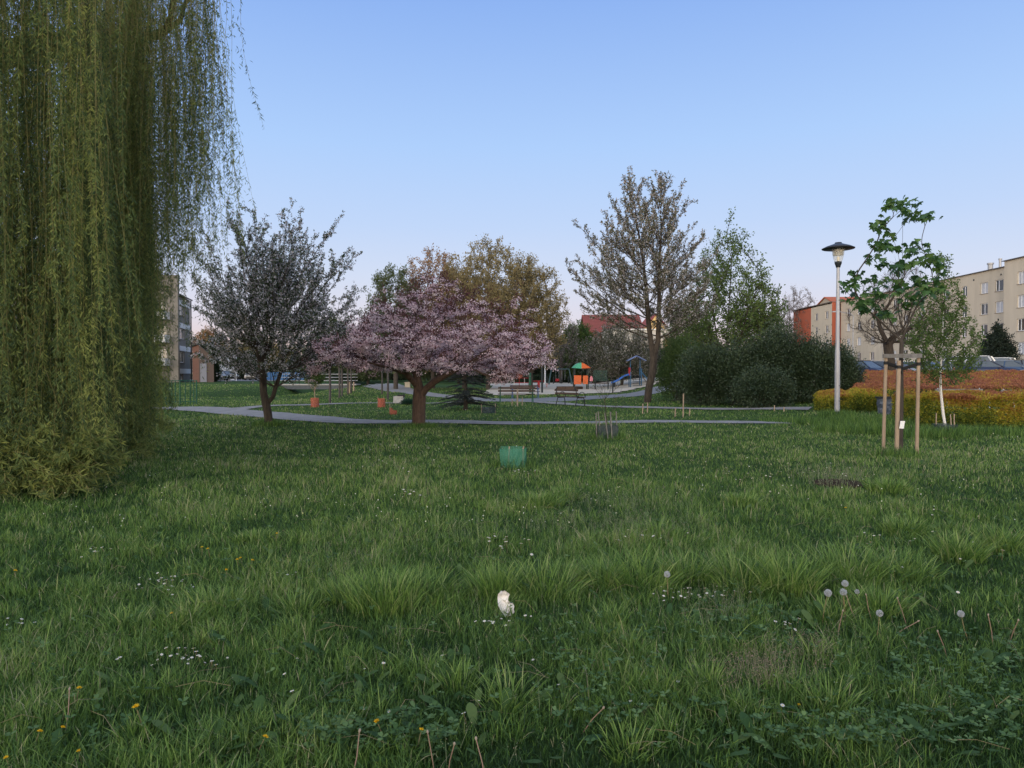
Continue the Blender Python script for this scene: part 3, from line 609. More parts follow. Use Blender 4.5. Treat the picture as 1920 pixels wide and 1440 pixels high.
# --- birch sapling
d = 18.4; x0 = sx(1768, d); rng = np.random.default_rng(61)
T = profile_pts(rng, [(1.3, .5), (1.7, .85), (2.5, .95), (3.2, .65), (3.8, .35), (4.5, .12), (4.7, .04)], 300, x0, d, inner=.5)
t, sk = generic_tree('birch_sapling', 'young birch with thin white trunk and light green leaves before the yellow hedge', (x0, d, 0),
    [[(x0 + .12, d, -.05), (x0 + .02, d, .5), (x0 - .05, d, 1.1), (x0 - .07, d, 1.6), (x0 - .03, d, 2.3), (x0, d, 3.2), (x0 + .03, d, 4.0), (x0 + .06, d, 4.6)]], T, .032, .0022,
    [('crown', leafmat('birch_leaf', [(.06, .11, .025), (.10, .165, .04), (.15, .22, .06)], .4), 4, 6, (.04, .065), (.03, .045), .9, .0, .02)], M_birchbark, rng=rng, tw=(6, 3, .08, .28, .6, .1, .002), rsplit=([(x0 + .12, d, -.05), (x0 + .02, d, .5), (x0 - .05, d, 1.1), (x0 - .07, d, 1.6), (x0 - .03, d, 2.3), (x0, d, 3.2)], [.036, .034, .031, .027, .02, .01]), grow=dict(amin=3, slope=.7, step=.16, curve=.2, jit=.015))

# --- spruce (low, wide, sparse)
def spruce():
    rng = np.random.default_rng(70); d = gd(768); x0 = sx(873, d); z0 = g1(x0, d)
    t = thing('spruce_tree', 'small wide grey green spruce under the right side of the pink cherry', 'tree', (x0, d, z0))
    g = G(); g.tube([(x0, d, z0 - .05), (x0, d, 1.2), (x0 + .02, d, 2.5)], [.10, .07, .015], 8); g.build('trunk', M_bark, t, smooth=True)
    gb = G(); gl = G()
    for k in range(95):
        z = .25 + 2.2 * rng.random() ** 1.2; L_ = 1.55 * (1 - (z / 2.75)) ** .8 * rng.uniform(.7, 1.05) + .1; a = rng.random() * 2 * math.pi
        dr = np.array([math.cos(a), math.sin(a), 0]); f = np.linspace(0, 1, 7)
        P = np.array([x0, d, z0 + z]) + dr * (f * L_)[:, None] + np.stack([0 * f, 0 * f, .12 * L_ * f - .38 * L_ * f ** 2 + .15 * L_ * f ** 3], 1)
        gb.tube(P, np.linspace(.014, .004, 7), 3, cap=False)
        n = int(L_ * 210); q = .12 + .88 * rng.random(n); C = np.array([np.interp(q, f, P[:, i]) for i in range(3)]).T
        side = np.cross(dr, (0, 0, 1)); D = dr + side * rng.normal(size=n)[:, None] * 1.0 + np.array([0, 0, -.25]) + rng.normal(size=(n, 3)) * .35
        C = C + side * (rng.normal(size=n) * .10 * (1 - q) * L_)[:, None]
        leaves(gl, C, D, rng.uniform(.05, .12, n), .016, rng)
    gb.build('branches', M_twig, t); gl.build('crown', leafmat('spruce_needle', [(.020, .028, .026), (.040, .050, .044), (.075, .085, .075)], .15), t)
spruce()

# --- slim young trees in rows
def slim_tree(label, px, py, ptop, w_, seed, lean=0):
    d = gd(py); x0 = sx(px, d); z0 = g1(x0, d); rng = np.random.default_rng(seed); zt = sz(ptop, d); R = w_ / 2 / FP * d
    T = profile_pts(rng, [(z0 + 2.0, R * .5), (z0 + 2.8, R), (zt * .7, R), (zt * .9, R * .6), (zt, .1)], 150, x0, d, inner=.5)
    generic_tree('slim_tree', label, (x0, d, z0), [[(x0, d, z0 - .1), (x0 + .02, d, z0 + 1), (x0, d, z0 + 1.9), (x0, d, z0 + 2.8), (x0, d, zt * .8)]], T, .065, .006,
        [('crown', GRN, 4, 6, (.08, .13), (.045, .08), .9, .1, .04)], mat('slim_bark', (.085, .075, .07), .9, noise=.4, scale=12), 'slim young trees lining the path', rng=rng, tw=(6, 4, .15, .45, .6, .3, .005), grow=dict(amin=2, slope=.5, step=.35))
slim_tree('slim young tree right of the sapling in the orange guard', 618, 757, 585, 75, 81)
slim_tree('second slim young tree of the row by the footbridge', 636, 746, 600, 55, 82)
slim_tree('third slim young tree of the row, close behind the second', 641, 744, 620, 55, 83)
slim_tree('fourth slim young tree with the thinnest stem in the row', 652, 742, 628, 45, 84)
slim_tree('farthest slim young tree of the row by the footbridge', 658, 739, 625, 45, 85)
slim_tree('slim tree left of the pair behind the orange guards', 716, 741, 600, 60, 86)
slim_tree('slim tree right of the pair behind the orange guards', 727, 750, 590, 60, 87)

# --- small staked sapling inside the orange guard
d = gd(763); x0 = sx(590, d); rng = np.random.default_rng(88); z0 = g1(x0, d)
T = profile_pts(rng, [(1.1, .35), (1.35, .5), (1.7, .5), (1.95, .3), (2.1, .1)], 120, x0, d)
generic_tree('sapling', 'small round headed green sapling growing out of an orange mesh guard', (x0, d, z0), [[(x0, d, z0), (x0, d, .7), (x0, d, 1.2), (x0, d, 1.5)]], T, .022, .004,
    [('crown', leafmat('sapling_leaf', [(.04, .08, .02), (.075, .13, .03), (.11, .17, .045)], .4), 4, 5, (.05, .08), (.03, .05), 1, .1, .03)], M_wood, rng=rng, tw=(5, 4, .06, .2, .6, .3, .003), grow=dict(amin=1, step=.2))
# twiggy sapling in the dark guard, nearly bare
d = gd(821); x0 = sx(1138, d); rng = np.random.default_rng(89); z0 = g1(x0, d)
T = profile_pts(rng, [(.45, .3), (.9, .75), (1.5, .75), (1.9, .35), (2.15, .1)], 46, x0 - .1, d, inner=.5)
generic_tree('sapling', 'nearly bare twiggy sapling rising from the dark staked mesh guard', (x0, d, z0), [[(x0, d, z0), (x0, d, .4), (x0 - .05, d, .9), (x0 - .05, d, 1.5), (x0 - .04, d, 2.0)]], T, .014, .0022,
    [('crown', MATS['fresh_leaf'], 1, .5, (.03, .05), (.02, .03), 1, .1, .02)], M_twig, rng=rng, tw=(3, 2, .08, .25, .5, .4, .0018), grow=dict(amin=1, step=.2, slope=.7))

# --- maple with big hanging leaves, tied to three stakes
def lobed(g, C, D, U, S, rng, tone):
    # a palmate leaf: five drooping lobes round the stalk end
    pr = [(0, -.06), (-.42, -.18), (-.62, .12), (-.38, .22), (-.60, .58), (-.22, .52), (0, 1.0), (.22, .52), (.60, .58), (.38, .22), (.62, .12), (.42, -.18)]
    c2 = (0, .2); P = []
    for a, b in [c2] + pr: P.append(C + S[:, None] * 0 if False else C + U * (a * S)[:, None] + D * (b * S)[:, None] + np.cross(U, D) * ((-.30 * abs(a) - .28 * max(b, 0) ** 2) * S)[:, None])
    V = np.stack(P, 1); n = len(C); k = len(pr)
    idx = np.arange(n)[:, None, None] * (k + 1); tri = np.array([[0, i + 1, (i + 1) % k + 1] for i in range(k)])[None]
    g.add(V.reshape(-1, 3), (idx + tri).reshape(-1, 3), np.repeat(tone, k))
def maple():
    rng = np.random.default_rng(90); d = 13.65; x0 = sx(1690, d)
    t = thing('maple_sapling', 'young maple with large drooping green leaves tied between three wooden stakes', 'tree', (x0, d, g1(x0, d)))
    zt = sz(382, d)
    ch = [[(x0, d, -.05), (x0, d, .6), (x0, d, 1.2), (x0 - .01, d, 1.8), (x0, d, 2.2), (x0 - .005, d, 2.8), (x0 - .01, d, 3.4), (x0 + .0, d, 4.0), (x0, d, zt)]]
    T = []
    def q(px, py, dd=0): T.append((sx(px, d), d + dd, sz(py, d)))
    for px, py, dd in [(1600, 520, .1), (1592, 538, -.1), (1615, 505, .2), (1625, 545, 0), (1640, 500, -.3), (1645, 460, .1), (1650, 425, 0), (1652, 410, .15), (1660, 390, -.1), (1672, 378, 0), (1690, 376, .1), (1702, 385, -.1),
                      (1708, 405, .1), (1722, 403, 0), (1732, 412, -.1), (1676, 400, -.2), (1655, 440, -.2), (1672, 455, .2), (1700, 460, -.2), (1715, 470, .2), (1725, 460, 0), (1722, 485, -.3), (1742, 480, .1), (1755, 490, 0), (1748, 505, -.2),
                      (1735, 520, .3), (1750, 530, 0), (1730, 545, -.2), (1640, 480, .3), (1662, 470, -.3), (1650, 520, .4), (1665, 505, -.4), (1680, 520, .35), (1640, 550, -.2), (1612, 560, .1), (1615, 575, -.1), (1630, 580, .1), (1655, 560, .3),
                      (1670, 545, -.35), (1700, 530, .3), (1712, 550, -.3), (1700, 570, .2), (1720, 570, 0), (1740, 560, .3), (1755, 545, -.1), (1685, 495, -.3), (1600, 545, .3), (1660, 590, .1), (1690, 560, -.4), (1670, 580, .3), (1745, 515, .4), (1700, 500, .4)]: q(px, py, dd)
    sk = Skel(ch, rng); sk.grow(T, amin=4, slope=.9, pen=2.5, step=.12, curve=.25, jit=.006).finish(.042, .004)
    g = G(); sk.mesh(g); g.build('trunk', M_twig, t, smooth=True)
    gl = G(); C = []
    tips = np.array(T)
    for p in tips:
        for k in range(rng.integers(8, 13)): C.append(p + rng.normal(size=3) * (.085, .085, .055))
    C = np.array(C); n = len(C); a = rng.random(n) * 2 * math.pi
    D = norm(np.stack([np.cos(a) * .75, np.sin(a) * .75, -rng.uniform(.25, 1.1, n)], 1)); U = norm(np.cross(D, np.stack([rng.normal(size=n) * .25, rng.normal(size=n) * .25, np.ones(n)], 1)))
    lobed(gl, C, D, U, rng.uniform(.085, .145, n), rng, rng.random(n))
    gl.build('crown', leafmat('maple_leaf', [(.03, .08, .028), (.06, .135, .04), (.12, .21, .06)], .3, .45, .35), t)
maple()

# ------------------------------------------------------------------ shrubs and hedges
def shrub(name, label, px, d, top, width, leaf, n=16000, lf=.07, seed=1, depth=None, base=0.05, lump=.28, cat='shrub', group=None, up=.2):
    rng = np.random.default_rng(seed); x0 = sx(px, d); z0 = g1(x0, d); zt = sz(top, d); R = width / 2 / FP * d; H = zt - z0; dep = depth or R
    t = thing(name, label, cat, (x0, d, z0), group)
    # clumps spread over the dome, leaves round each clump
    k = int(90 + R * 40); u = rdir(k, rng); u[:, 2] = np.abs(u[:, 2]); rr = rng.uniform(.55, 1.0, k)[:, None]
    cl = u * rr * np.array([R, dep, H * .62]) + np.array([x0, d, z0 + H * .36]); low = rng.random(k) < .3; cl[low, 2] = z0 + rng.uniform(base, .5, low.sum()) * H
    w_ = rng.integers(0, k, n); C = cl[w_] + rng.normal(size=(n, 3)) * lump * np.array([R, dep, H]) * .42
    C[:, 2] = np.where(C[:, 2] < z0 + .03, z0 + .03 + rng.random(n) * .3, C[:, 2])
    O = norm(C - np.array([x0, d, z0 + H * .35])); gl = G()
    leaves(gl, C, norm(O + rng.normal(size=(n, 3)) * .8 + np.array([0, 0, up])), rng.uniform(.6, 1.3, n) * lf, rng.uniform(.35, .6, n) * lf, rng, np.clip(rng.random(k)[w_] * .5 + rng.random(n) * .5, 0, 1))
    gl.build('foliage', leaf, t)
    gs = G()
    for j in range(26):
        e = cl[rng.integers(0, k)]; gs.tube([(x0 + rng.normal() * R * .15, d + rng.normal() * dep * .15, z0 - .05), ((x0 + e[0]) / 2, (d + e[1]) / 2, z0 + (e[2] - z0) * .35), e], [.03, .02, .006], 4, cap=False)
    gs.build('stem', M_twig, t); return t
YEW = leafmat('evergreen_leaf', [(.014, .028, .015), (.032, .056, .026), (.065, .095, .045)], .12, .45, .4)
GE = 'evergreen shrubs behind the lamp post'
shrub('evergreen_shrub', 'dark evergreen shrub at the end of the row, next to the big twin stemmed tree', 1322, 35, 655, 105, YEW, 26000, .10, 101, group=GE)
shrub('evergreen_shrub', 'dark evergreen shrub second in the row from the big twin stemmed tree', 1385, 34, 645, 110, YEW, 26000, .10, 102, group=GE)
shrub('evergreen_shrub', 'tallest dark evergreen shrub in the middle of the row', 1465, 33.5, 622, 125, YEW, 34000, .10, 103, group=GE)
shrub('evergreen_shrub', 'dark evergreen shrub just left of the lamp post', 1530, 33, 645, 100, YEW, 28000, .10, 104, group=GE)
shrub('evergreen_shrub', 'dark evergreen shrub at the lamp post end, behind the pole', 1575, 33, 658, 78, YEW, 20000, .10, 105, group=GE)
shrub('evergreen_shrub', 'lower dark evergreen shrub in front of the middle of the row', 1425, 31.5, 690, 105, YEW, 20000, .09, 106, group=GE)
shrub('leafy_shrub', 'light green leafy shrub between the big trunk and the dark evergreens', 1275, 40, 640, 90, leafmat('light_shrub', [(.03, .06, .02), (.06, .105, .03), (.10, .15, .045)], .3), 15000, .12, 107)
shrub('leafy_shrub', 'small dark green shrub beside the stone utility box', 765, gd(761), 749, 26, leafmat('small_shrub', [(.012, .045, .03), (.02, .06, .035), (.04, .085, .04)], .3), 2500, .06, 108)
shrub('leafy_shrub', 'low dark hedge at the far edge of the sand, behind the play tower', 1120, 98, 702, 130, DKG, 12000, .22, 109, depth=1)
shrub('leafy_shrub', 'low dark hedge at the far edge of the sand, behind the swing frame', 1030, 99, 704, 120, DKG, 12000, .22, 110, depth=1)
shrub('leafy_shrub', 'low dark hedge at the far edge of the sand, behind the slide tower', 1215, 97, 700, 110, DKG, 12000, .22, 111, depth=1)
shrub('leafy_shrub', 'dark shrub beyond the near end of the footbridge railing', 655, 100, 694, 70, DKG, 6000, .2, 112, depth=1)
shrub('leafy_shrub', 'dark shrub at the far bank behind the footbridge', 575, 108, 692, 90, GRN, 7000, .22, 113, depth=1)
shrub('leafy_shrub', 'green shrub behind the small parked van', 460, 128, 675, 60, GRN, 6000, .28, 114, depth=1.5)

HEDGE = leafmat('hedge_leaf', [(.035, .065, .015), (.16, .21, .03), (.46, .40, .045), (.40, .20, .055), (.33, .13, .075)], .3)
def hedge(name, label, poly_y, x0, x1, d0, d1, h, n, lf, seed, redtop=.5, round_=.25, tapered=None):
    """a clipped hedge: leaves through the outer skin of a soft-edged block on the ground"""
    rng = np.random.default_rng(seed); cx, cy = (x0 + x1) / 2, (d0 + d1) / 2; z0 = g1(cx, cy)
    t = thing(name, label, 'hedge', (cx, cy, z0))
    a, b = (x1 - x0) / 2, (d1 - d0) / 2; w_ = np.array([4 * a * b * 1.2, 2 * a * h * 1.8, 2 * a * h * .5, 2 * b * h, 2 * b * h]); w_ = w_ / w_.sum(); f = rng.choice(5, n, p=w_)
    u = rng.uniform(-1, 1, n); v = rng.uniform(-1, 1, n); k = rng.random(n); dp = np.abs(rng.normal(size=n)) * .07
    X = np.where(f == 0, u * a, np.where(f < 3, u * a, np.where(f == 3, -a + dp, a - dp))); Y = np.where(f == 0, v * b, np.where(f == 1, -b + dp, np.where(f == 2, b - dp, v * b))); Z = np.where(f == 0, h - dp, k * h)
    # rounded shoulders and lumps
    e = np.minimum(a - np.abs(X), b - np.abs(Y)); Z = np.minimum(Z, h - round_ * np.clip(1 - e / (round_ + 1e-6), 0, 1) ** 2 * h * .8)
    lum = (vnoise(X + cx, Y + cy + Z, .35, 7) - .5) * .2; Z = Z + lum * (Z > h * .6); Y = Y + np.where(f == 1, lum * 1.3, 0)
    gx = X + cx; gy = Y + cy
    if tapered is not None:    # skewed plan: the left end runs back along a line
        gx = x1 - (x1 - gx) * (x1 - tapered(gy)) / (x1 - x0)
    C = np.stack([gx, gy, gz(gx, gy) + np.maximum(Z, .04)], 1)
    O = np.zeros((n, 3)); O[f == 0, 2] = 1; O[f == 1, 1] = -1; O[f == 2, 1] = 1; O[f == 3, 0] = -1; O[f == 4, 0] = 1
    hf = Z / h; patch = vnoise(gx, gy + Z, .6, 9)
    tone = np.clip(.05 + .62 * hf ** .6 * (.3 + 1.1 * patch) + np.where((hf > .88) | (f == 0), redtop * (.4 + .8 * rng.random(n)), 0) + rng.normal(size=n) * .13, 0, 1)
    gl = G(); leaves(gl, C, norm(O + rng.normal(size=(n, 3)) * .75 + np.array([0, 0, .4])), rng.uniform(.7, 1.3, n) * lf, rng.uniform(.45, .7, n) * lf, rng, tone)
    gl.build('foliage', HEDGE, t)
    gs = G(); m_ = int(10 * a * b) + 30
    for j in range(min(m_, 900)):
        x = rng.uniform(-.92, .92) * a + cx; y = rng.uniform(-.85, .85) * b + cy
        if tapered is not None: x = x1 - (x1 - x) * (x1 - tapered(y)) / (x1 - x0)
        zb = g1(x, y); gs.tube([(x, y, zb - .03), (x + rng.normal() * .05, y, zb + h * .4), (x + rng.normal() * .12, y + rng.normal() * .1, zb + h * .82)], [.016, .011, .004], 4, cap=False)
    gs.build('stem', mat('hedge_stem', (.05, .04, .03), .9), t); return t
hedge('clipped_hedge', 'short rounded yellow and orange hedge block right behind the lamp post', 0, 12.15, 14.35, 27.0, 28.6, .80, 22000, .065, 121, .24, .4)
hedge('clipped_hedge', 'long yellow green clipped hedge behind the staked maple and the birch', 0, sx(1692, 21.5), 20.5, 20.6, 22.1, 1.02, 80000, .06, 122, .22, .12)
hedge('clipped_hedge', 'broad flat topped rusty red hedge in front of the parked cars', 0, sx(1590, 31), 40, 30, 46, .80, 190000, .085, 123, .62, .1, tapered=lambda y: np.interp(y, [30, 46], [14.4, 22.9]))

# ------------------------------------------------------------------ buildings
def facade(g, O, U, wdt, z0, z1, wins, depth=.18, gw=None):
    """a wall in the vertical plane from O along U (2-d unit), with real openings; wins: (u0,u1,z0,z1). Inward is to the left of U rotated +90."""
    U = np.array(U, float); Nn = np.array([-U[1], U[0]])
    us = sorted({0., float(wdt)} | {q for a in wins for q in a[:2]}); zs = sorted({float(z0), float(z1)} | {q for a in wins for q in a[2:]})
    def P(u, z, dd=0): return (O[0] + U[0] * u + Nn[0] * dd, O[1] + U[1] * u + Nn[1] * dd, z)
    for i in range(len(us) - 1):
        for j in range(len(zs) - 1):
            cu, cz = (us[i] + us[i + 1]) / 2, (zs[j] + zs[j + 1]) / 2
            if any(a[0] < cu < a[1] and a[2] < cz < a[3] for a in wins): continue
            g.add([P(us[i], zs[j]), P(us[i + 1], zs[j]), P(us[i + 1], zs[j + 1]), P(us[i], zs[j + 1])], [[0, 1, 2, 3]])
    for a in wins:
        q = [(a[0], a[2]), (a[1], a[2]), (a[1], a[3]), (a[0], a[3])]
        for k in range(4):
            r, s_ = q[k], q[(k + 1) % 4]; g.add([P(*r), P(*s_), P(*s_, depth), P(*r, depth)], [[0, 1, 2, 3]])
WIN = {}
def window(parent, O, U, a, depth=.16, fm=M_white, sillm=None, split=.5, pane=M_glass):
    """window as a part: frame mesh, with pane and sill sub-parts"""
    U = np.array(U, float); Nn = np.array([-U[1], U[0]]); org = ORG[parent.name]; key = (round(a[1] - a[0], 2), round(a[3] - a[2], 2), split, pane.name, fm.name, parent.name, tuple(np.round(U, 3)))
    c = np.array([O[0] + U[0] * a[0] + Nn[0] * depth, O[1] + U[1] * a[0] + Nn[1] * depth, a[2]]); W, H = a[1] - a[0], a[3] - a[2]
    if key in WIN:
        src, base = WIN[key]
        r = src.copy(); COL.objects.link(r); r.parent = parent; r.location = tuple(c - np.array(base))
        for ch in list(src.children): k = ch.copy(); COL.objects.link(k); k.parent = r
        return r
    u3 = np.array([U[0], U[1], 0]); n3 = np.array([Nn[0], Nn[1], 0]); z3 = np.array([0, 0, 1.])
    def bar(g, u0, u1, v0, v1, t0=-.03, t1=.03):
        P = [c + u3 * u + z3 * v + n3 * t for t in (t0, t1) for u, v in ((u0, v0), (u1, v0), (u1, v1), (u0, v1))]
        g.add(P, [[0, 1, 2, 3], [7, 6, 5, 4], [0, 4, 5, 1], [1, 5, 6, 2], [2, 6, 7, 3], [3, 7, 4, 0]])
    g = G(); e = .003; f = .075
    bar(g, e, f, e, H - e); bar(g, W - f, W - e, e, H - e); bar(g, f, W - f, e, f); bar(g, f, W - f, H - f, H - e)
    if split: bar(g, W * split - .05, W * split + .05, f, H - f)
    fr = g.build('window', fm, parent)
    g = G(); bar(g, f, W - f, f, H - f, .0, .012); p = g.build('pane', pane, parent); p.parent = fr
    g = G(); bar(g, -.06, W + .06, -.05, -.003, -depth - .08, -.032); s_ = g.build('sill', sillm or M_sill, parent); s_.parent = fr
    WIN[key] = (fr, tuple(c)); return fr
M_sill = mat('sill_stone', (.16, .13, .12), .7)
M_cream = mat('cream_render', (.56, .49, .385), .9, c2=(.44, .385, .30), scale=.55, stretch=(1, 1, .18))
M_red = mat('red_render', (.37, .10, .055), .9, noise=.06, scale=.6)
M_ltgrey = mat('grey_render', (.40, .385, .36), .9, c2=(.34, .33, .31), scale=.4)
def apartment():
    org = (62, 100, 1.0); t = thing('apartment_building', 'long four storey cream apartment block with a red end wall beside the parking lot', 'building', org)
    rnd = random.Random(5)
    zr = [(3.75, 5.2), (6.5, 7.95), (9.25, 10.7), (12.0, 13.45)]
    secs = [  # x, y_far, y_near, top, window centres (y), material ; facades face -x so U runs from far to near = (0,-1)
        (59.5, 86.0, 44.0, 15.05, [83.0, 79.0, 75.2, 70.5, 66, 61.5, 57, 52, 47.5], M_cream, 'nearest'),
        (62.0, 134.0, 86.0, 14.9, [131, 127, 122.3, 115.2, 112, 108, 101.7, 97.5, 93.4, 90.5], M_cream, 'main')]
    k = 0
    for X_, yf, yn, top, wy, m_, nm in secs:
        O = (X_, yf); U = (0, -1); wins = []
        # facade helper's inward normal is (-Uy, Ux) = (1, 0): into the block
        for j, y in enumerate(wy):
            for (a, b) in zr:
                wd = .75 if j % 4 != 3 else .6
                wins.append((yf - y - wd, yf - y + wd, a, b))
        g = G(); facade(g, O, U, yf - yn, .6, top, wins)
        g.box((X_ + 6.1, (yf + yn) / 2, top - .12), (12, yf - yn, .2))
        g.add([(X_, yn, .6), (X_ + 12, yn, .6), (X_ + 12, yn, top), (X_, yn, top)], [[0, 1, 2, 3]])
        g.add([(X_, yf, .6), (X_ + 12, yf, .6), (X_ + 12, yf, top), (X_, yf, top)], [[3, 2, 1, 0]])
        g.add([(X_ + 12, yf, .6), (X_ + 12, yn, .6), (X_ + 12, yn, top), (X_ + 12, yf, top)], [[3, 2, 1, 0]])
        g.build('wall', m_, t)
        for a in wins:
            window(t, O, U, a, pane=M_glass if rnd.random() < .62 else M_curtain, split=rnd.choice([.5, .5, .36]))
        g = G(); g.box((X_ + 5.9, (yf + yn) / 2, top + .04), (12.3, yf - yn + .3, .09)); g.build('coping', mat('dark_coping', (.10, .09, .09), .6), t)
    # far bay, cream and red
    X_ = 60.5; O = (X_, 152.8); U = (0, -1); yf = 152.8; wins = []
    for y in (141.3, 136.6):
        for a, b in zr: wins.append((yf - y - .7, yf - y + .7, a, b))
    g = G(); facade(g, (X_, 143.8), U, 9.4, .6, 14.95, [(a - 9., b - 9., c, e) for a, b, c, e in wins]); g.box((X_ + 6, 143.6, 14.8), (12, 18.3, .2)); g.build('wall', M_cream, t)
    for a in wins: window(t, (X_, 143.8), U, (a[0] - 9., a[1] - 9., a[2], a[3]))
    g = G(); g.add([(X_, 152.8, .6), (X_, 143.8, .6), (X_, 143.8, 14.95), (X_, 152.8, 14.95)], [[0, 1, 2, 3]])
    g.add([(X_, 152.8, .6), (X_ + 12, 152.8, .6), (X_ + 12, 152.8, 14.95), (X_, 152.8, 14.95)], [[3, 2, 1, 0]]); g.build('wall', M_red, t); g = G()
    g.add([(X_, 134.4, .6), (X_ + 1.498, 134.4, .6), (X_ + 1.498, 134.4, 14.95), (X_, 134.4, 14.95)], [[0, 1, 2, 3]])
    g.build('wall', M_red, t)
    g = G(); g.box((X_ + 5.9, 143.6, 15.0), (12.3, 18.7, .09)); g.build('coping', MATS['dark_coping'], t)
    # downpipes, pilaster, round vents, roof vents, entrance bays
    for y, X_ in ((86.35, 61.9), (104.6, 61.9), (118.6, 61.9)):
        g = G(); g.cyl((X_, y, .6), (X_, y, 14.8), .07); g.build('downpipe', M_ltgrey, t)
    for y, X_ in ((90.2, 61.98), (95.5, 61.98), (99.6, 61.98), (124.5, 61.98), (81, 59.48)):
        g = G(); g.cyl((X_ - .02, y, 14.05), (X_ + .2, y, 14.05), .13, n=10); g.build('vent', M_dark, t)
    for y, h in ((95.2, 1.2), (93.3, 1.5)):
        g = G(); g.cyl((64, y, 14.9), (64, y, 14.9 + h), .32 if h < 1.3 else .16); g.cyl((64, y, 14.9 + h), (64, y, 15.08 + h), .42 if h < 1.3 else .22); g.build('chimney', M_metal, t)
    for y in (118.3, 104.9):
        g = G(); g.box((61.96, y, 2.3), (.1, 1.3, 2.6)); g.build('door', mat('door_brown', (.07, .05, .05), .5), t)
apartment()

M_tile = mat('red_tiles', (.28, .07, .055), .75, c2=(.20, .05, .042), scale=6)
def gable_house(name, label, px0, px1, d, eave, ridge, wall, roof, rows=(), dep=9, along=True, ncol=4, wcol=M_glass, zb=None):
    x0, x1 = sx(px0, d), sx(px1, d); zb = g1((x0 + x1) / 2, d) - .3 if zb is None else zb; ze, zr_ = sz(eave, d), sz(ridge, d)
    t = thing(name, label, 'building', ((x0 + x1) / 2, d + dep / 2, zb + .3)); W = x1 - x0; wins = []
    for a, b in rows:
        for j in range(ncol):
            u = W * (j + .5) / ncol; wins.append((u - .6, u + .6, a, b))
    # front wall faces the viewer: U = (1,0), inward normal (0,1)
    g = G(); facade(g, (x0, d), (1, 0), W, zb, ze, wins)
    g.add([(x0, d, zb), (x0, d + dep, zb), (x0, d + dep, ze), (x0, d, ze)], [[3, 2, 1, 0]]); g.add([(x1, d, zb), (x1, d + dep, zb), (x1, d + dep, ze), (x1, d, ze)], [[0, 1, 2, 3]])
    g.add([(x0, d + dep, zb), (x1, d + dep, zb), (x1, d + dep, ze), (x0, d + dep, ze)], [[3, 2, 1, 0]])
    o = .35; r = G(); cx = (x0 + x1) / 2
    if along:
        for xg in (x0, x1): g.add([(xg, d, ze), (xg, d + dep, ze), (xg, d + dep / 2, zr_)], [[0, 1, 2]])
        for s_ in (0, 1):
            y_e = d - o if s_ == 0 else d + dep + o; r.extr([(x0 - o, y_e, ze - .12), (x1 + o, y_e, ze - .12), (x1 + o, d + dep / 2, zr_ + .06), (x0 - o, d + dep / 2, zr_ + .06)], (0, 0, .18))
    else:
        for yg in (d, d + dep): g.add([(x0, yg, ze), (x1, yg, ze), (cx, yg, zr_)], [[0, 1, 2]])
        for x_e in (x0 - o, x1 + o): r.extr([(x_e, d - o, ze - .12), (x_e, d + dep + o, ze - .12), (cx, d + dep + o, zr_ + .06), (cx, d - o, zr_ + .06)], (0, 0, .18))
    g.build('wall', wall, t); ro = r.build('roof', roof, t)
    for a in wins: window(t, (x0, d), (1, 0), a, pane=wcol)
    return t, ro
def flat_block(name, label, px0, px1, d, top, wall, rows=(), ncol=4, dep=12, zb=None, coping=M_white):
    x0, x1 = sx(px0, d), sx(px1, d); zb = g1((x0 + x1) / 2, d) - .3 if zb is None else zb; zt = sz(top, d)
    t = thing(name, label, 'building', ((x0 + x1) / 2, d + dep / 2, zb + .3)); W = x1 - x0; wins = []
    for a, b in rows:
        for j in range(ncol): u = W * (j + .5) / ncol; wins.append((u - .65, u + .65, a, b))
    g = G(); facade(g, (x0, d), (1, 0), W, zb, zt, wins)
    g.add([(x0, d, zb), (x0, d + dep, zb), (x0, d + dep, zt), (x0, d, zt)], [[3, 2, 1, 0]]); g.add([(x1, d, zb), (x1, d + dep, zb), (x1, d + dep, zt), (x1, d, zt)], [[0, 1, 2, 3]])
    g.add([(x0, d + dep, zb), (x1, d + dep, zb), (x1, d + dep, zt), (x0, d + dep, zt)], [[3, 2, 1, 0]]); g.build('wall', wall, t)
    g = G(); g.box(((x0 + x1) / 2, d + dep / 2, zt + .1), (W + .4, dep + .4, .22)); g.build('roof', coping, t)
    for a in wins: window(t, (x0, d), (1, 0), a)
    return t
t, ro = gable_house('house', 'house with a large dark red tiled roof behind the playground', 1100, 1205, 135, 622, 588, mat('brick_wall', (.22, .09, .065), .9, noise=.2), mat('plain_red_roof', (.20, .055, .045), .8, noise=.12, scale=1), rows=[(6.2, 7.6)], ncol=3, dep=12)
flat_block('building', 'low white flat roofed building seen through the flowering tree branches', 1146, 1320, 120, 619, mat('pale_wall', (.55, .52, .47), .9, noise=.08), rows=[(2.2, 3.6), (5.2, 6.6)], ncol=7)
gable_house('house', 'gabled house with the last sunlight painted into its yellow walls, between the twin stems', 1214, 1246, 128, 612, 590, mat('painted_sun_yellow_wall', (.72, .48, .20), .8, noise=.06), M_tile, dep=9, along=False)  # last sunlight on the gable is painted into the yellow wall colour
gable_house('house', 'low house with evening sun painted into its orange yellow walls, seen above the dark evergreens', 1268, 1312, 112, 634, 622, mat('painted_sun_orange_wall', (.74, .43, .17), .8, noise=.06), mat('pale_roof', (.48, .42, .36), .8), dep=8)  # evening sun patch put into the orange wall colour, not cast light
flat_block('building', 'narrow beige building beside the round green bush', 1036, 1068, 118, 640, mat('beige_wall', (.50, .38, .27), .9, noise=.08), rows=[(3, 4.3)], ncol=1)
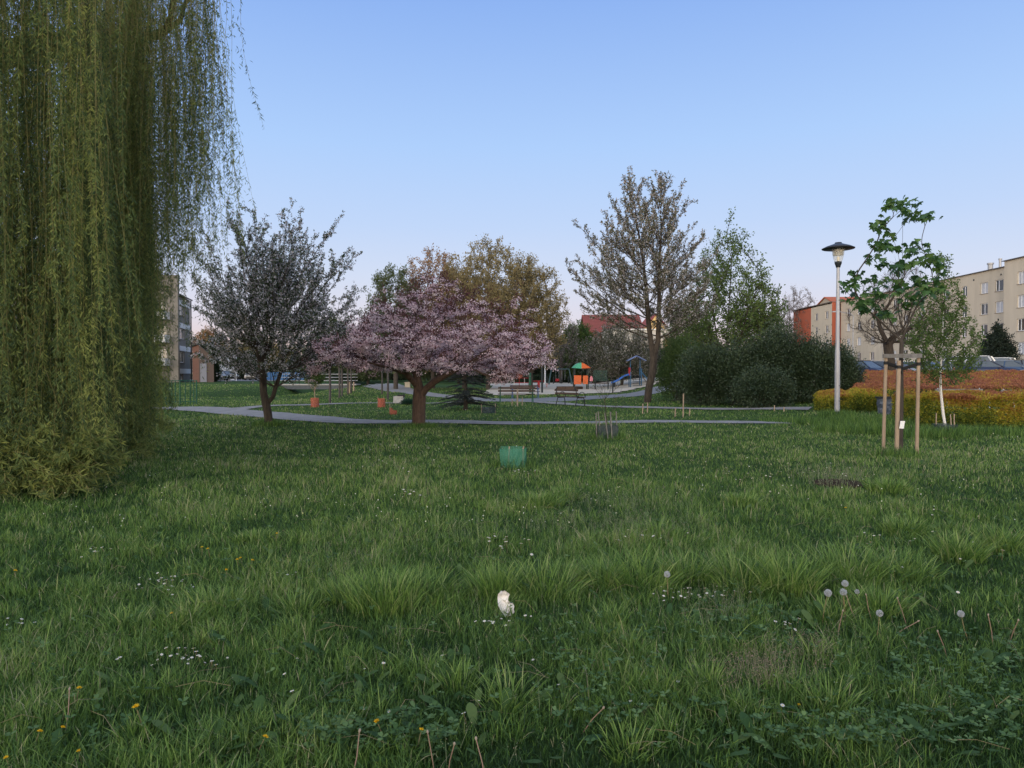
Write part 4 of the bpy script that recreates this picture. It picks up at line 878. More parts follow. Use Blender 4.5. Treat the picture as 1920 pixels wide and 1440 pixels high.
gable_house('house', 'house roof of orange tiles showing behind the apartment block', 1570, 1640, 175, 572, 553, mat('gable_wall', (.40, .33, .26), .9), mat('orange_tiles', (.42, .12, .06), .8, noise=.1), dep=14)
flat_block('building', 'brownish red apartment block far behind the pale grey building', 402, 446, 170, 648, mat('terracotta_wall', (.40, .16, .11), .9, noise=.1), rows=[(5.2, 6.6)], ncol=3)
flat_block('building', 'yellow building far off under the crab apple branches', 523, 560, 150, 678, mat('bright_yellow_wall', (.70, .50, .15), .9), rows=[(1.2, 2.6)], ncol=2)
flat_block('building', 'white building far off beside the yellow one', 561, 598, 155, 676, mat('offwhite_wall', (.62, .63, .66), .9), rows=[(1.2, 2.4)], ncol=3)

def pale_building():
    d = 112; x0, x1 = sx(396, d), sx(442, d); zt = sz(662, d); zb = .1
    t = thing('building', 'plain pale grey building with a dark round emblem on its wall', 'building', ((x0 + x1) / 2, d + 5, zb))
    k_ = (d + 10) / d
    g = G(); g.prism([(x0, d), (x1, d), (x1 * k_, d + 10), (x0 * k_, d + 10)], zb, zt); g.build('wall', mat('pale_blue_grey', (.40, .44, .50), .85, noise=.05, scale=.5), t)
    g = G(); g.prism([(x0 - .15, d - .15), (x1 + .15, d - .15), (x1 * k_ + .15, d + 10.15), (x0 * k_ - .15, d + 10.15)], zt + .002, zt + .16); g.build('roof', M_dark, t)
    g = G(); cx = sx(425, d); cz = sz(686, d); r = .62
    for k in range(24):
        a0, a1 = k * math.pi / 12, (k + 1) * math.pi / 12
        g.beam((cx + r * math.cos(a0), d - .05, cz + r * math.sin(a0)), (cx + r * math.cos(a1), d - .05, cz + r * math.sin(a1)), .05, .09, up=(0, 1, 0))
    g.cyl((cx, d - .06, cz + .05), (cx, d - .02, cz + .05), .28, n=14)
    g.beam((cx, d - .05, cz - .95), (cx, d - .05, cz - .2), .05, .12, up=(0, 1, 0))
    for s_ in (-1, 1):
        g.box((cx + s_ * .36, d - .05, cz - .9), (.5, .05, .12)); g.box((cx + s_ * .36, d - .05, cz - 1.15), (.5, .05, .12))
    g.build('emblem', mat('emblem_dark', (.10, .11, .13), .7), t)
    g = G(); g.box((sx(412, d), d - .04, 1.0), (1.1, .08, 2.1)); g.build('door', M_dark, t)
pale_building()

def left_block():
    # grey apartment house: a broad wall towards us and a window front that runs back obliquely
    M_w = mat('grey_plaster', (.215, .20, .18), .95, c2=(.155, .145, .13), scale=.8, bump=.2)
    t = thing('apartment_building', 'grey plastered apartment house with white window bands behind the willow strands', 'building', (-44, 90, .4))
    M_band = mat('band_white', (.62, .62, .62), .8)
    zt = sz(516, 86); rows = [(sz(593, 88), sz(570, 88)), (sz(637, 88), sz(614, 88)), (sz(680, 88), sz(656, 88))]
    g = G(); x0, x1 = sx(285, 86), sx(334.5, 86)
    wins = [(2.2, 3.4, a, b) for a, b in rows] + [(.3, 1.3, a, b) for a, b in rows]
    U0 = (1, 0); facade(g, (-52.0, 86.0), U0, x1 + 52.0, 0, zt, [(a + (x0 + 52.0) - 1.6, b + (x0 + 52.0) - 1.6, c, e) for a, b, c, e in wins])
    g.add([(x1, 86, 0), (x1, 86.4, 0), (x1, 86.4, zt), (x1, 86, zt)], [[0, 1, 2, 3]]); g.add([(-52, 86, zt), (x1, 86, zt), (x1, 86.4, zt), (-52, 86.4, zt)], [[0, 1, 2, 3]])
    g.add([(-52, 86.4, 0), (x1, 86.4, 0), (x1, 86.4, zt), (-52, 86.4, zt)], [[3, 2, 1, 0]])
    g.build('wall', M_w, t)
    for a, b, c, e in wins: window(t, (-52.0, 86.0), U0, (a + (x0 + 52.0) - 1.6, b + (x0 + 52.0) - 1.6, c, e))
    P0 = np.array([sx(334.6, 87), 87.0]); P1 = np.array([sx(357, 94), 94.0]); Lw = np.linalg.norm(P1 - P0); U = (P1 - P0) / Lw
    zt2 = sz(553, 87); r2 = [(sz(592, 89), sz(573, 89)), (sz(636, 89), sz(616, 89)), (sz(680, 89), sz(659, 89))]
    w2 = [(.9, 3.6, a, b) for a, b in r2] + [(1.2, 2.6, .7, 1.5)]
    g = G(); facade(g, P0, U, Lw, 0, zt2, w2); Nn = np.array([-U[1], U[0]]); Q0, Q1 = P0 + Nn * 9, P1 + Nn * 9
    g.add([(*P1, 0), (*Q1, 0), (*Q1, zt2), (*P1, zt2)], [[0, 1, 2, 3]]); g.add([(*Q1, 0), (*Q0, 0), (*Q0, zt2), (*Q1, zt2)], [[0, 1, 2, 3]]); g.add([(*Q0, 0), (*P0, 0), (*P0, zt2), (*Q0, zt2)], [[0, 1, 2, 3]])
    g.build('wall', M_w, t)
    for a in w2: window(t, P0, U, a)
    for zc in (sz(567, 88), sz(610, 88), sz(653, 88), sz(696, 88)):
        g = G(); a3 = np.array([*(P0 - Nn * .035), zc]); b3 = np.array([*(P1 - Nn * .035), zc]); g.beam(a3, b3, .06, .62); g.build('band', M_band, t)
    g = G(); e = .3; ap = (P0 + P1) / 2 + Nn * 4.5
    g.extr([(*(P0 - Nn * e - U * .01), zt2 - .05), (*(P1 - Nn * e + U * e), zt2 - .05), (*(P1 + Nn * 4.5), zt2 + 1.8), (*(P0 + Nn * 4.5), zt2 + 1.8)], (0, 0, .16)); g.build('roof', mat('slate_roof', (.10, .085, .09), .7, noise=.2), t)
    g = G(); q = P1 - Nn * .12; g.cyl((*q, 0), (*q, zt2), .08); g.build('downpipe', M_dark, t)
    for k, zc in enumerate((2.9, 5.7, 8.5)):
        g = G(); g.box((sx(287, 85), 85.3, zc), (3.2, 1.3, .9)); g.build('balcony', M_band, t)
    g = G(); r0 = sz(516, 84); g.extr([(-52, 85.6, 8.6), (x1 - 2.6, 85.6, 8.6), (x1 - 2.8, 87.8, r0 + .8), (-52, 87.8, r0 + .8)], (0, -.1, .2)); g.build('roof', mat('purple_tiles', (.13, .11, .16), .6, c2=(.06, .05, .07), scale=3), t)
left_block()
def shed():
    t = thing('brick_shed', 'small red brick shed with sloping roof and grey door beside the grey apartment house', 'shed', (sx(380, 86), 87, .4))
    M_b = brickmat('shed_brick', (.15, .065, .048), (.12, .055, .042), (.11, .09, .08)); M_b2 = brickmat('shed_brick_dull', (.095, .065, .056), (.08, .055, .05), (.075, .068, .065))
    a, b, c = sx(357, 85), sx(373, 85), sx(401, 85)
    sh = lambda x: x * 91 / 85
    g = G(); g.add([(a, 85.6, .1), (b, 85, .1), (b, 85, sz(646, 85)), (a, 85.6, sz(650, 85))], [[0, 1, 2, 3]]); g.build('wall', M_b, t)
    g = G(); g.add([(b, 85, .1), (c, 85, .1), (c, 85, sz(672, 85)), (b, 85, sz(646, 85))], [[0, 1, 2, 3]])
    g.add([(c, 85, .1), (sh(c), 91, .1), (sh(c), 91, sz(672, 85)), (c, 85, sz(672, 85))], [[0, 1, 2, 3]]); g.add([(a, 85.6, .1), (a, 91, .1), (a, 91, sz(650, 85)), (a, 85.6, sz(650, 85))], [[3, 2, 1, 0]]); g.build('wall', M_b2, t)
    g = G(); g.extr([(b - .1, 84.8, sz(646, 85) + .02), (c + .2, 84.8, sz(672, 85) + .02), (sh(c) + .2, 91, sz(672, 85) + .02), (sh(b) - .1, 91, sz(646, 85) + .02)], (0, 0, .1)); g.extr([(a - .1, 85.4, sz(650, 85)), (b - .11, 84.8, sz(646, 85)), (b - .11, 91, sz(646, 85)), (a - .1, 91, sz(650, 85))], (0, 0, .1)); g.build('roof', M_dark, t)
    g = G(); g.box((sx(382, 85), 84.96, 1.6), (.75, .07, 2.2)); g.build('door', mat('grey_door', (.17, .18, .22), .6), t)
shed()

# ------------------------------------------------------------------ cars
def car(label, x, y, rz, paint, kind='hatch', sc=1.0, group='cars parked behind the red hedge'):
    z = g1(x, y) + .03
    t = thing('parked_car', label, 'car', (0, 0, 0), group)
    P = mat('car_paint_%s' % paint[0], paint[1], .28, .3, spec=.6)
    # stations along the car (y), half widths and heights of the lower body
    S = [(-2.08, .62, .30, .62), (-2.0, .78, .26, .74), (-1.6, .86, .22, .84), (-.7, .88, .20, .93), (.4, .88, .20, .95), (1.4, .87, .22, .97), (1.9, .82, .26, .95), (2.05, .70, .32, .80)]
    g = G(); V = []
    for (yy, hw, zl, zh) in S:
        V += [(-hw * .92, yy, zl), (-hw, yy, zl + .12), (-hw, yy, zh - .18), (-hw * .90, yy, zh), (hw * .90, yy, zh), (hw, yy, zh - .18), (hw, yy, zl + .12), (hw * .92, yy, zl)]
    F = [[i * 8 + j, i * 8 + (j + 1) % 8, (i + 1) * 8 + (j + 1) % 8, (i + 1) * 8 + j] for i in range(len(S) - 1) for j in range(8)]
    g.add(V, F); g.add(V[:8], [list(range(8))]); g.add(V[-8:], [list(range(8))[::-1]])
    body = g.build('body', P, t, smooth=False)
    b0, b1, t0, t1 = (-1.15, 1.75, -.35, 1.35) if kind == 'hatch' else (-1.0, 1.55, -.25, .85) if kind == 'sedan' else (-1.5, 2.0, -.95, 1.9)
    zr = 1.46 if kind != 'van' else 1.85
    if kind == 'sedan': zr = 1.40
    gl = G(); lo = [(-.77, b0, .90), (.77, b0, .90), (.79, b1, .95), (-.79, b1, .95)]; hi = [(-.58, t0, zr - .05), (.58, t0, zr - .05), (.58, t1, zr - .07), (-.58, t1, zr - .07)]
    gl.add(lo + hi, [[0, 1, 5, 4], [1, 2, 6, 5], [2, 3, 7, 6], [3, 0, 4, 7]]); gl.build('window', mat('car_glass', (.07, .09, .11), .08, spec=.9), t)
    r = G(); r.extr([(a * 1.02, b_, zr - .052) for a, b_, c in hi], (0, 0, .02))
    r.extr([(a * .86, b_ * .92 + .03, zr - .031) for a, b_, c in hi], (0, 0, .035))
    for i in range(4): r.beam(np.array(lo[i]) * 1.005, np.array(hi[i]) * 1.005, .075, .06)
    for s_ in (-1, 1): r.beam((s_ * .79, (b0 + b1) / 2 + .1, .94), (s_ * .595, (t0 + t1) / 2, zr - .05), .07, .03)
    r.build('roof', P, t)
    for s_ in (-1, 1):
        for yy in (-1.28, 1.30):
            g = G(); g.cyl((s_ * .70, yy, .31), (s_ * .885, yy, .31), .31, n=18); wh = g.build('wheel', M_black, t)
            g = G(); g.cyl((s_ * .84, yy, .31), (s_ * .895, yy, .31), .20, n=12); rr = g.build('rim', M_metal, t); rr.parent = wh
        g = G(); g.box((s_ * .60, -1.985, .63), (.30, .16, .13)); g.build('headlight', mat('lamp_lens', (.75, .78, .8), .1, spec=.8), t)
        g = G(); g.box((s_ * .66, 2.0, .78), (.16, .12, .22)); g.build('tail_light', mat('red_lens', (.30, .01, .01), .2, spec=.7), t)
        g = G(); g.box((s_ * .94, -.72, .97), (.16, .10, .12)); g.build('mirror', P, t)
    g = G(); g.box((0, -2.07, .40), (1.0, .05, .14)); g.build('bumper', M_black, t)
    t.location = (x, y, z); t.rotation_euler = (0, 0, rz); t.scale = (sc,) * 3; return t
CP = dict(navy=('navy', (.018, .03, .075)), silver=('silver', (.42, .44, .47)), white=('white', (.66, .68, .70)), black=('black', (.012, .013, .016)), blue=('blue', (.05, .09, .17)), grey=('grey', (.13, .14, .16)), teal=('teal', (.20, .33, .36)))
cars = [(1618, 53, .45, 'navy', 'hatch', 'dark navy hatchback at the evergreen end of the parked row'), (1645, 57, .3, 'silver', 'sedan', 'silver sedan next to the dark navy hatchback'),
        (1657, 53.5, .5, 'silver', 'hatch', 'silver hatchback left of the gnarled tree trunk, low behind the hedge'), (1700, 54, -.4, 'white', 'hatch', 'white hatchback just right of the gnarled tree trunk'),
        (1735, 53, .5, 'silver', 'sedan', 'silver sedan behind the staked maple'), (1770, 54, -.6, 'teal', 'hatch', 'pale teal hatchback behind the birch sapling'),
        (1800, 53, .7, 'white', 'hatch', 'white hatchback left of the dark sedan'), (1828, 55, .8, 'white', 'van', 'white van rear in the parked row'),
        (1850, 51, 1.0, 'navy', 'sedan', 'dark blue sedan with long sloping windscreen in the parked row'), (1872, 59, .7, 'white', 'van', 'white high roofed car standing behind the conifer foot'),
        (1893, 50.5, 1.0, 'blue', 'sedan', 'dark steel blue sedan second from the row end'), (1930, 50, 1.0, 'black', 'hatch', 'black car at the cut off end of the parked row'), (1785, 60, .2, 'grey', 'hatch', 'dark grey hatchback in the second line of cars')]
for px, dd, rz, pc, kd, lb in cars: car(lb, sx(px, dd), dd, rz, CP[pc], kd)
car('silver white hatchback parked beside the brick shed', sx(404, 104), 104, .9, CP['silver'], 'hatch', group='cars parked by the brick shed')
car('black sedan parked beside the silver hatchback near the white post', sx(424, 106), 106, 1.0, CP['black'], 'sedan', group='cars parked by the brick shed')
car('small beige white van parked behind the crab apple trunk', sx(474, 112), 112, .1, ('beige', (.5, .45, .38)), 'van', group='cars parked by the brick shed')

# ------------------------------------------------------------------ street furniture
def lamp():
    d = gd(785); x = sx(1570, d); z0 = g1(x, d); t = thing('street_lamp', 'grey steel park lamp with clear bowl and flat dark hat', 'street lamp', (x, d, z0))
    zn = sz(500, d); g = G(); g.lathe([(.088, z0 - .05), (.088, 1.6), (.084, 2.3), (.070, 2.45), (.054, zn - .1), (.052, zn)], (x, d, 0), 20); g.build('pole', mat('galvanised', (.40, .40, .42), .5, .35, noise=.12, scale=5, stretch=(1, 1, .2)), t, smooth=True)
    for zz in (.62, 1.15):
        g = G(); g.cyl((x + .03, d - .092, zz), (x + .03, d - .08, zz), .014, n=8); g.build('bolt', M_dark, t)
    g = G(); g.lathe([(.07, zn - .04), (.085, zn + .02), (.115, zn + .10), (.12, zn + .16), (.0, zn + .17)], (x, d, 0), 20); g.build('collar', M_dark, t, smooth=True)
    zg0, zg1 = zn + .13, sz(467, d)
    M_g = bpy.data.materials.new('lamp_glass'); M_g.use_nodes = True; nn = M_g.node_tree; b = nn.nodes['Principled BSDF']; b.inputs['Base Color'].default_value = (.75, .74, .70, 1); b.inputs['Roughness'].default_value = .12
    tr = nn.nodes.new('ShaderNodeBsdfTransparent'); mxs = nn.nodes.new('ShaderNodeMixShader'); mxs.inputs[0].default_value = .38
    nn.links.new(tr.outputs[0], mxs.inputs[1]); nn.links.new(b.outputs[0], mxs.inputs[2]); nn.links.new(mxs.outputs[0], nn.nodes['Material Output'].inputs[0])
    g = G(); h = zg1 - zg0; g.lathe([(.11, zg0), (.15, zg0 + h * .25), (.185, zg0 + h * .55), (.20, zg0 + h * .8), (.20, zg1)], (x, d, 0), 24); g.build('bowl', M_g, t, smooth=True)
    g = G()
    for k in range(5): zz = zg0 + h * (.50 + .09 * k); g.lathe([(.10, zz), (.17, zz + .012), (.17, zz + .02), (.10, zz + .024)], (x, d, 0), 20)
    g.cyl((x, d, zg0 + h * .1), (x, d, zg0 + h * .42), .05); g.build('reflector', mat('reflector', (.75, .68, .52), .35, .3), t)
    g = G(); zc = zg1 - .02; g.lathe([(.19, zc), (.53, zc + .01), (.54, zc + .03), (.40, zc + .10), (.2, zc + .17), (.12, zc + .20), (.11, zc + .235), (.0, zc + .24)], (x, d, 0), 32); g.build('hat', mat('lamp_hat', (.035, .04, .05), .4, .3), t, smooth=True)
lamp()
def far_lamp():
    d = 78; x = sx(1599, d); z0 = g1(x, d); t = thing('street_lamp', 'thin grey street lamp with curved arm in front of the apartment block', 'street lamp', (x, d, z0))
    zt = sz(588, d); g = G(); g.tube([(x, d, z0), (x, d, zt - 1), (x, d, zt - .3), (x - .3, d, zt), (x - 1.6, d, zt + .2)], [.09, .06, .05, .04, .04], 8); g.build('pole', M_metal, t, smooth=True)
    g = G(); g.box((x - 1.9, d, zt + .2), (.8, .25, .12)); g.build('lamp_head', M_metal, t)
far_lamp()
for px, dd, py0, lab in ((443, 98, 664, 'tall white post on the grass edge near the parked cars'), (1022, 88, 662, 'white pole at the far edge of the playground'), (744, 96, 690, 'short white post behind the cherry trunk')):
    x = sx(px, dd); z0 = g1(x, dd); t = thing('white_post', lab, 'post', (x, dd, z0)); g = G(); g.cyl((x, dd, z0 - .05), (x, dd, sz(py0, dd)), .09, n=10); g.build('pole', M_white, t, smooth=True)
    g = G(); g.lathe([(.10, 0), (.10, .05), (.03, .09), (0, .1)], (x, dd, sz(py0, dd)), 10); g.build('cap', M_metal, t)

def stakes():
    zt = sz(670, 13.2); d1 = 13.2
    pts = [(sx(1682, d1), d1, .039), (sx(1657, 13.5), 13.5, .032), (sx(1720, 13.45), 13.45, .034)]
    t = thing('tree_support', 'three round wooden stakes joined by a grey board around the young maple', 'tree support', (sx(1690, 13.65), 13.65, g1(sx(1690, 13.65), 13.65)))
    tops = []
    for i, (x, y, r) in enumerate(pts):
        z0 = g1(x, y); dx = (.03, .04, .02)[i]; zt_ = (zt - .06, zt + .02, zt - .0)[i]; tops.append((x + dx, y, zt_))
        g = G(); g.tube([(x, y, z0 - .1), (x + dx * .5, y, zt_ * .5), (x + dx, y, zt_)], [r, r * .97, r * .95], 14); g.build('stake', M_wood, t, smooth=True)
    a, b, c = tops; z = zt + .03
    g = G(); g.beam((b[0] - .06, b[1] - .0, z), (c[0] + .05, c[1], z + .01), .03, .075); g.build('board', M_greywood, t)
    g = G(); g.beam((b[0] - .05, b[1] - .03, z + .005), (a[0] + .05, a[1] - .05, z - .006), .03, .07); g.build('board', M_greywood, t)
    g = G(); g.beam((a[0] + .04, a[1] - .05, z - .01), (c[0] + .04, c[1] - .03, z + .002), .028, .07); g.build('board', M_greywood, t)
    M_strap = M_black; xt, yt = sx(1690, 13.65), 13.65
    for p, q in ((b, -.09), (c, -.12), (a, -.10)):
        g = G(); zz = p[2] - .12; g.lathe([(.038, zz - .03), (.042, zz - .03), (.042, zz + .03), (.038, zz + .03)], (p[0], p[1], 0), 12)
        for s_ in (-1, 1): g.beam((p[0], p[1] + s_ * .04, zz), (xt, yt + s_ * .035, zz - .10), .006, .05, up=(0, 0, 1))
        g.build('strap', M_strap, t)
stakes()
d = 13.17; x = sx(1689, d); g = G(); zz = sz(796, d); nx_, nz_ = 6, 7
U_, V_ = np.meshgrid(np.linspace(-.045, .04, nx_), np.linspace(-.07, .07, nz_)); Pp = np.stack([x + U_ + .008 * V_ / .07, d - .065 + .006 * np.sin(U_ * 60 + V_ * 30), zz + V_], -1).reshape(-1, 3)
i = (np.arange(nz_ - 1)[:, None] * nx_ + np.arange(nx_ - 1)).ravel(); Fq = np.stack([i, i + 1, i + nx_ + 1, i + nx_], -1)
g.add(Pp, Fq); g.add(Pp + (0, .003, 0), Fq[:, ::-1]); tag(g.build('paper_tag', M_white, origin=(x, d, zz)), 'small white paper tag hanging on the middle stake', 'tag')

def bench(label, x, y, rz, L_=1.8, frame=M_green, slat=M_brownwood, group='park benches'):
    t = thing('park_bench', label, 'bench', (0, 0, 0), group)
    for k in range(3):
        g = G(); g.box((0, -.10 + .15 * k, .45), (L_, .09, .03)); g.build('seat_slat', slat, t)
    for k in range(2):
        g = G(); g.beam((-L_ / 2, .36 + .03 * k, .62 + .16 * k), (L_ / 2, .36 + .03 * k, .62 + .16 * k), .09, .03, up=(0, 1, .25)); g.build('back_slat', slat, t)
    for s_ in (-1, 1):
        xx = s_ * (L_ / 2 - .12); g = G()
        g.tube([(xx, -.22, 0), (xx, -.20, .3), (xx, -.14, .42), (xx, .26, .42), (xx, .34, .52), (xx, .42, .86)], .022, 8); g.tube([(xx, .46, 0), (xx, .36, .25), (xx, .30, .43)], .022, 8)
        a = np.linspace(0, math.pi, 10); g.tube([(xx, -.02 + .24 * math.cos(q), .45 + .24 * math.sin(q)) for q in a], .018, 8); g.build('leg', frame, t, smooth=True)
    t.location = (x, y, g1(x, y)); t.rotation_euler = (0, 0, rz); return t
bench('brown slatted bench with green frame seen from behind, facing the playground', sx(968, 37.5), 37.5, math.pi + .06, 1.95)
bench('slatted bench seen side on with curved metal arms by the path', sx(1072, 34), 34, math.pi / 2 + .75, 1.5, M_dark)
bench('brown bench half hidden at the far side of the path behind the brown slatted bench', sx(985, 43), 43, .1, 1.8, mat('blue_paint', (.05, .10, .22), .5))
bench('grey bench behind the yellow green hedge, near the birch', sx(1810, 28), 28, 0, 1.9, M_metal, M_greywood, 'grey benches between the hedges')
bench('grey bench behind the yellow green hedge, cut by the picture edge', sx(1935, 28), 28, 0, 1.9, M_metal, M_greywood, 'grey benches between the hedges')

def bin_():
    d = 26.0; x = sx(1659, d); z0 = g1(x, d); t = thing('litter_bin', 'grey litter bin with a plastic bag between the two front hedges', 'bin', (x, d, z0)); rng = np.random.default_rng(4)
    g = G(); n = 22; m_ = 9
    V = []
    for j in range(m_):
        for k in range(n):
            a = k * 2 * math.pi / n; r = (.23 + .05 * j / m_) * (1 + .08 * rng.normal() * (1 if j < 6 else .3) * .6); V.append((x + r * math.cos(a), d + r * math.sin(a) * .8, z0 + .02 + .62 * j / (m_ - 1)))
    g.add(V, [[j * n + k, j * n + (k + 1) % n, (j + 1) * n + (k + 1) % n, (j + 1) * n + k] for j in range(m_ - 1) for k in range(n)]); g.build('bag', mat('bin_bag', (.07, .085, .115), .35, noise=.2, spec=.6), t)
    g = G(); g.lathe([(.29, .60), (.31, .60), (.31, .66), (.29, .66), (.29, .60)], (x, d, z0), 24); g.build('rim', M_dark, t)
    g = G(); g.box((x + .36, d, z0 + .42), (.05, .05, .86)); g.build('post', M_dark, t)
bin_()

# guards, stakes
def netmat(name, c, a=.6):
    m = bpy.data.materials.new(name); m.use_nodes = True; n = m.node_tree.nodes; l = m.node_tree.links; b = n['Principled BSDF']; b.inputs['Base Color'].default_value = (*c, 1); b.inputs['Roughness'].default_value = .6
    t = n.new('ShaderNodeTexCoord'); ck = n.new('ShaderNodeTexChecker'); ck.inputs['Scale'].default_value = 90; l.new(t.outputs['Object'], ck.inputs[0])
    ma = n.new('ShaderNodeMapRange'); ma.inputs[3].default_value = a - .25; ma.inputs[4].default_value = min(1, a + .25); l.new(ck.outputs['Fac'], ma.inputs[0]); l.new(ma.outputs[0], b.inputs['Alpha']); return m
N_or = netmat('orange_net', (.42, .10, .055), .66); N_gr = netmat('green_net', (.035, .20, .13), .55); N_dk = netmat('dark_net', (.022, .04, .045), .72)
def guard(label, px, py, wpx, top, net, square=False, posts=((-1, 0), (1, 0)), ph=1.15, cut=0, rng=np.random.default_rng(1), pm=M_wood):
    d = gd(py); x = sx(px, d); z0 = g1(x, d); r = wpx / 2 / FP * d; zt = sz(top, d); t = thing('tree_guard', label, 'tree guard', (x, d, z0), 'mesh guards around young plants')
    n = 28; V = []
    for j in range(4):
        for k in range(n):
            a = k * 2 * math.pi / n + math.pi / 4; q = 1 / max(abs(math.cos(a - math.pi / 4 * 0)), abs(math.sin(a))) * .86 if square else 1
            hh = 1.0 - (cut if math.cos(a) > -.3 else 0)
            rr = r * q * (1 + .05 * math.sin(3 * a + j) + .03 * rng.normal()); V.append((x + rr * math.cos(a), d + rr * math.sin(a), z0 + (zt - z0) * hh * j / 3))
    g = G(); g.add(V, [[j * n + k, j * n + (k + 1) % n, (j + 1) * n + (k + 1) % n, (j + 1) * n + k] for j in range(3) for k in range(n)]); g.build('net', net, t)
    for i, (a, b) in enumerate(posts):
        le = (rng.normal() * .03, rng.normal() * .02); hh = (zt - z0) * (ph + rng.normal() * .05)
        g = G(); g.tube([(x + a * r * .97, d + b * r * .97, z0 - .05), (x + a * r * .97 + le[0], d + b * r * .97 + le[1], z0 + hh)], [.014, .013], 8); g.build('stake', pm, t, smooth=True)
guard('orange mesh guard on two stakes around the round headed sapling', 590, 765, 15, 746, N_or, posts=((0, -1), (.9, 0)), ph=1.0)
guard('orange mesh guard near the stone box, open at the top', 715, 764, 14, 747, N_or, posts=((-1, 0), (1, 0)), ph=1.2)
guard('low sagging orange mesh guard closest to the cherry trunk', 737, 777, 14, 765, N_or, posts=((-.8, 0),), ph=1.7, cut=.35)
guard('wide square green mesh guard standing alone in the middle of the lawn', 962, 874, 54, 839, N_gr, True, posts=((-.35, -.3), (.7, -.7), (.75, .7)), ph=1.05)
guard('dark mesh guard with several tall stakes around the bare sapling', 1138, 822, 44, 797, N_dk, True, posts=((-.95, -.7), (-.4, .8), (0, -1), (.5, .5), (.95, .4), (.35, -.95)), ph=2.0, pm=M_greywood)
guard('low dark mesh guard under the right side of the pink cherry', 916, 775, 26, 763, N_dk, posts=((-1, 0), (1, 0)), ph=1.5)
guard('dark mesh guard at the foot of the white birch', 1771, 818, 42, 795, N_dk, posts=((-.9, -.3), (.2, -.9), (.95, 0)), ph=1.9)
def stake(label, px, py, top, r=.022):
    d = gd(py); x = sx(px, d); z0 = g1(x, d); g = G(); zt = sz(top, d); g.tube([(x, d, z0 - .08), (x + .005, d, (z0 + zt) / 2), (x + .012, d, zt - .02), (x + .012, d, zt)], [r, r, r * .96, r * .7], 10)
    tag(g.build('wooden_stake', M_wood, origin=(x, d, z0), smooth=True), label, 'stake', 'small wooden stakes in the lawn')
stake('short pale stake left of the pair before the big twin stemmed trunk', 1205, 776, 757); stake('short pale stake right of the pair before the big twin stemmed trunk', 1214, 774, 755)
stake('tall pale stake in front of the evergreen shrubs', 1281, 781, 738, .025); stake('low stake just left of the tall pale stake', 1266, 780, 765); stake('low stake just right of the tall pale stake', 1293, 779, 766)
stake('short stake before the middle evergreen shrub, first of three', 1452, 773, 760); stake('short stake before the evergreen shrubs, second of three', 1470, 774, 763); stake('lowest of three short stakes before the evergreen shrubs', 1480, 772, 766)
stake('thick pale stake in front of the brown slatted bench', 970, 764, 729, .04); stake('thin white stake at the left end of the brown slatted bench', 960, 763, 748); stake('thin white stake at the right end of the brown slatted bench', 979, 763, 745)
stake('pale stake beside the farthest slim tree by the footbridge', 655, 739, 716, .05); stake('yellowish stake beyond the slim tree row near the footbridge', 663, 735, 716, .06)

def rail_fence():
    d = 35; t = thing('fence', 'dark green metal railing beside the path, half hidden by the willow', 'fence', (sx(325, d), d, 0))
    xs_ = np.linspace(sx(248, d), sx(369, d), 17)
    for i, x in enumerate(xs_):
        y = d + .15 * math.sin(i); g = G(); z0 = g1(x, y); g.tube([(x, y, z0 - .05), (x, y, 1.18), (x, y, 1.24)], [.022, .022, .018] if i % 4 else [.034, .034, .03], 8); g.build('post', M_green, t, smooth=True)
    for zz in (1.22, .18):
        g = G(); g.tube([(x, d + .15 * math.sin(i), zz) for i, x in enumerate(xs_)], .02, 6); g.build('rail', M_green, t)
rail_fence()
def footbridge():
    d = 72; x0, x1 = sx(520, d), sx(672, d); z = sz(720, d); t = thing('footbridge', 'small concrete footbridge with thin metal railings over the ditch', 'bridge', ((x0 + x1) / 2, d, z))
    g = G(); g.box(((x0 + x1) / 2, d, z - .05), (x1 - x0, 2.2, .1)); g.build('deck', M_concrete, t)
    g = G(); g.box(((x0 + x1) / 2, d - 1.0, z - .31), (x1 - x0 - 1, .12, .40)); g.build('beam', mat('dark_concrete', (.09, .10, .11), .9, noise=.2), t)
    for s_ in (-1, 1):
        for k in range(8):
            x = x0 + (x1 - x0) * (k + .5) / 8; g = G(); g.cyl((x, d + s_ * 1.02, z), (x, d + s_ * 1.02, z + 1.0), .03, n=6); g.build('post', M_dark, t)
        for zz in (.35, .68, 1.0):
            g = G(); g.cyl((x0 + .3, d + s_ * 1.02, z + zz), (x1 - .3, d + s_ * 1.02, z + zz), .025, n=6); g.build('rail', M_metal, t)
footbridge()
def blue_fence():
    d = 98; x0, x1 = sx(500, d), sx(572, d); t = thing('fence', 'bright blue sheet fence beyond the footbridge', 'fence', ((x0 + x1) / 2, d, g1((x0 + x1) / 2, d)))
    n = 9
    for k in range(n):
        a = x0 + (x1 - x0) * k / n; b = x0 + (x1 - x0) * (k + 1) / n; g = G(); g.box(((a + b) / 2, d, sz(705, d)), (b - a - .05, .04, 1.05)); g.build('panel', mat('blue_sheet', (.07, .19, .42), .5, noise=.15, scale=2), t)
        g = G(); g.cyl((a, d - .05, g1(a, d)), (a, d - .05, sz(697, d)), .04, n=6); g.build('post', M_dark, t)
blue_fence()
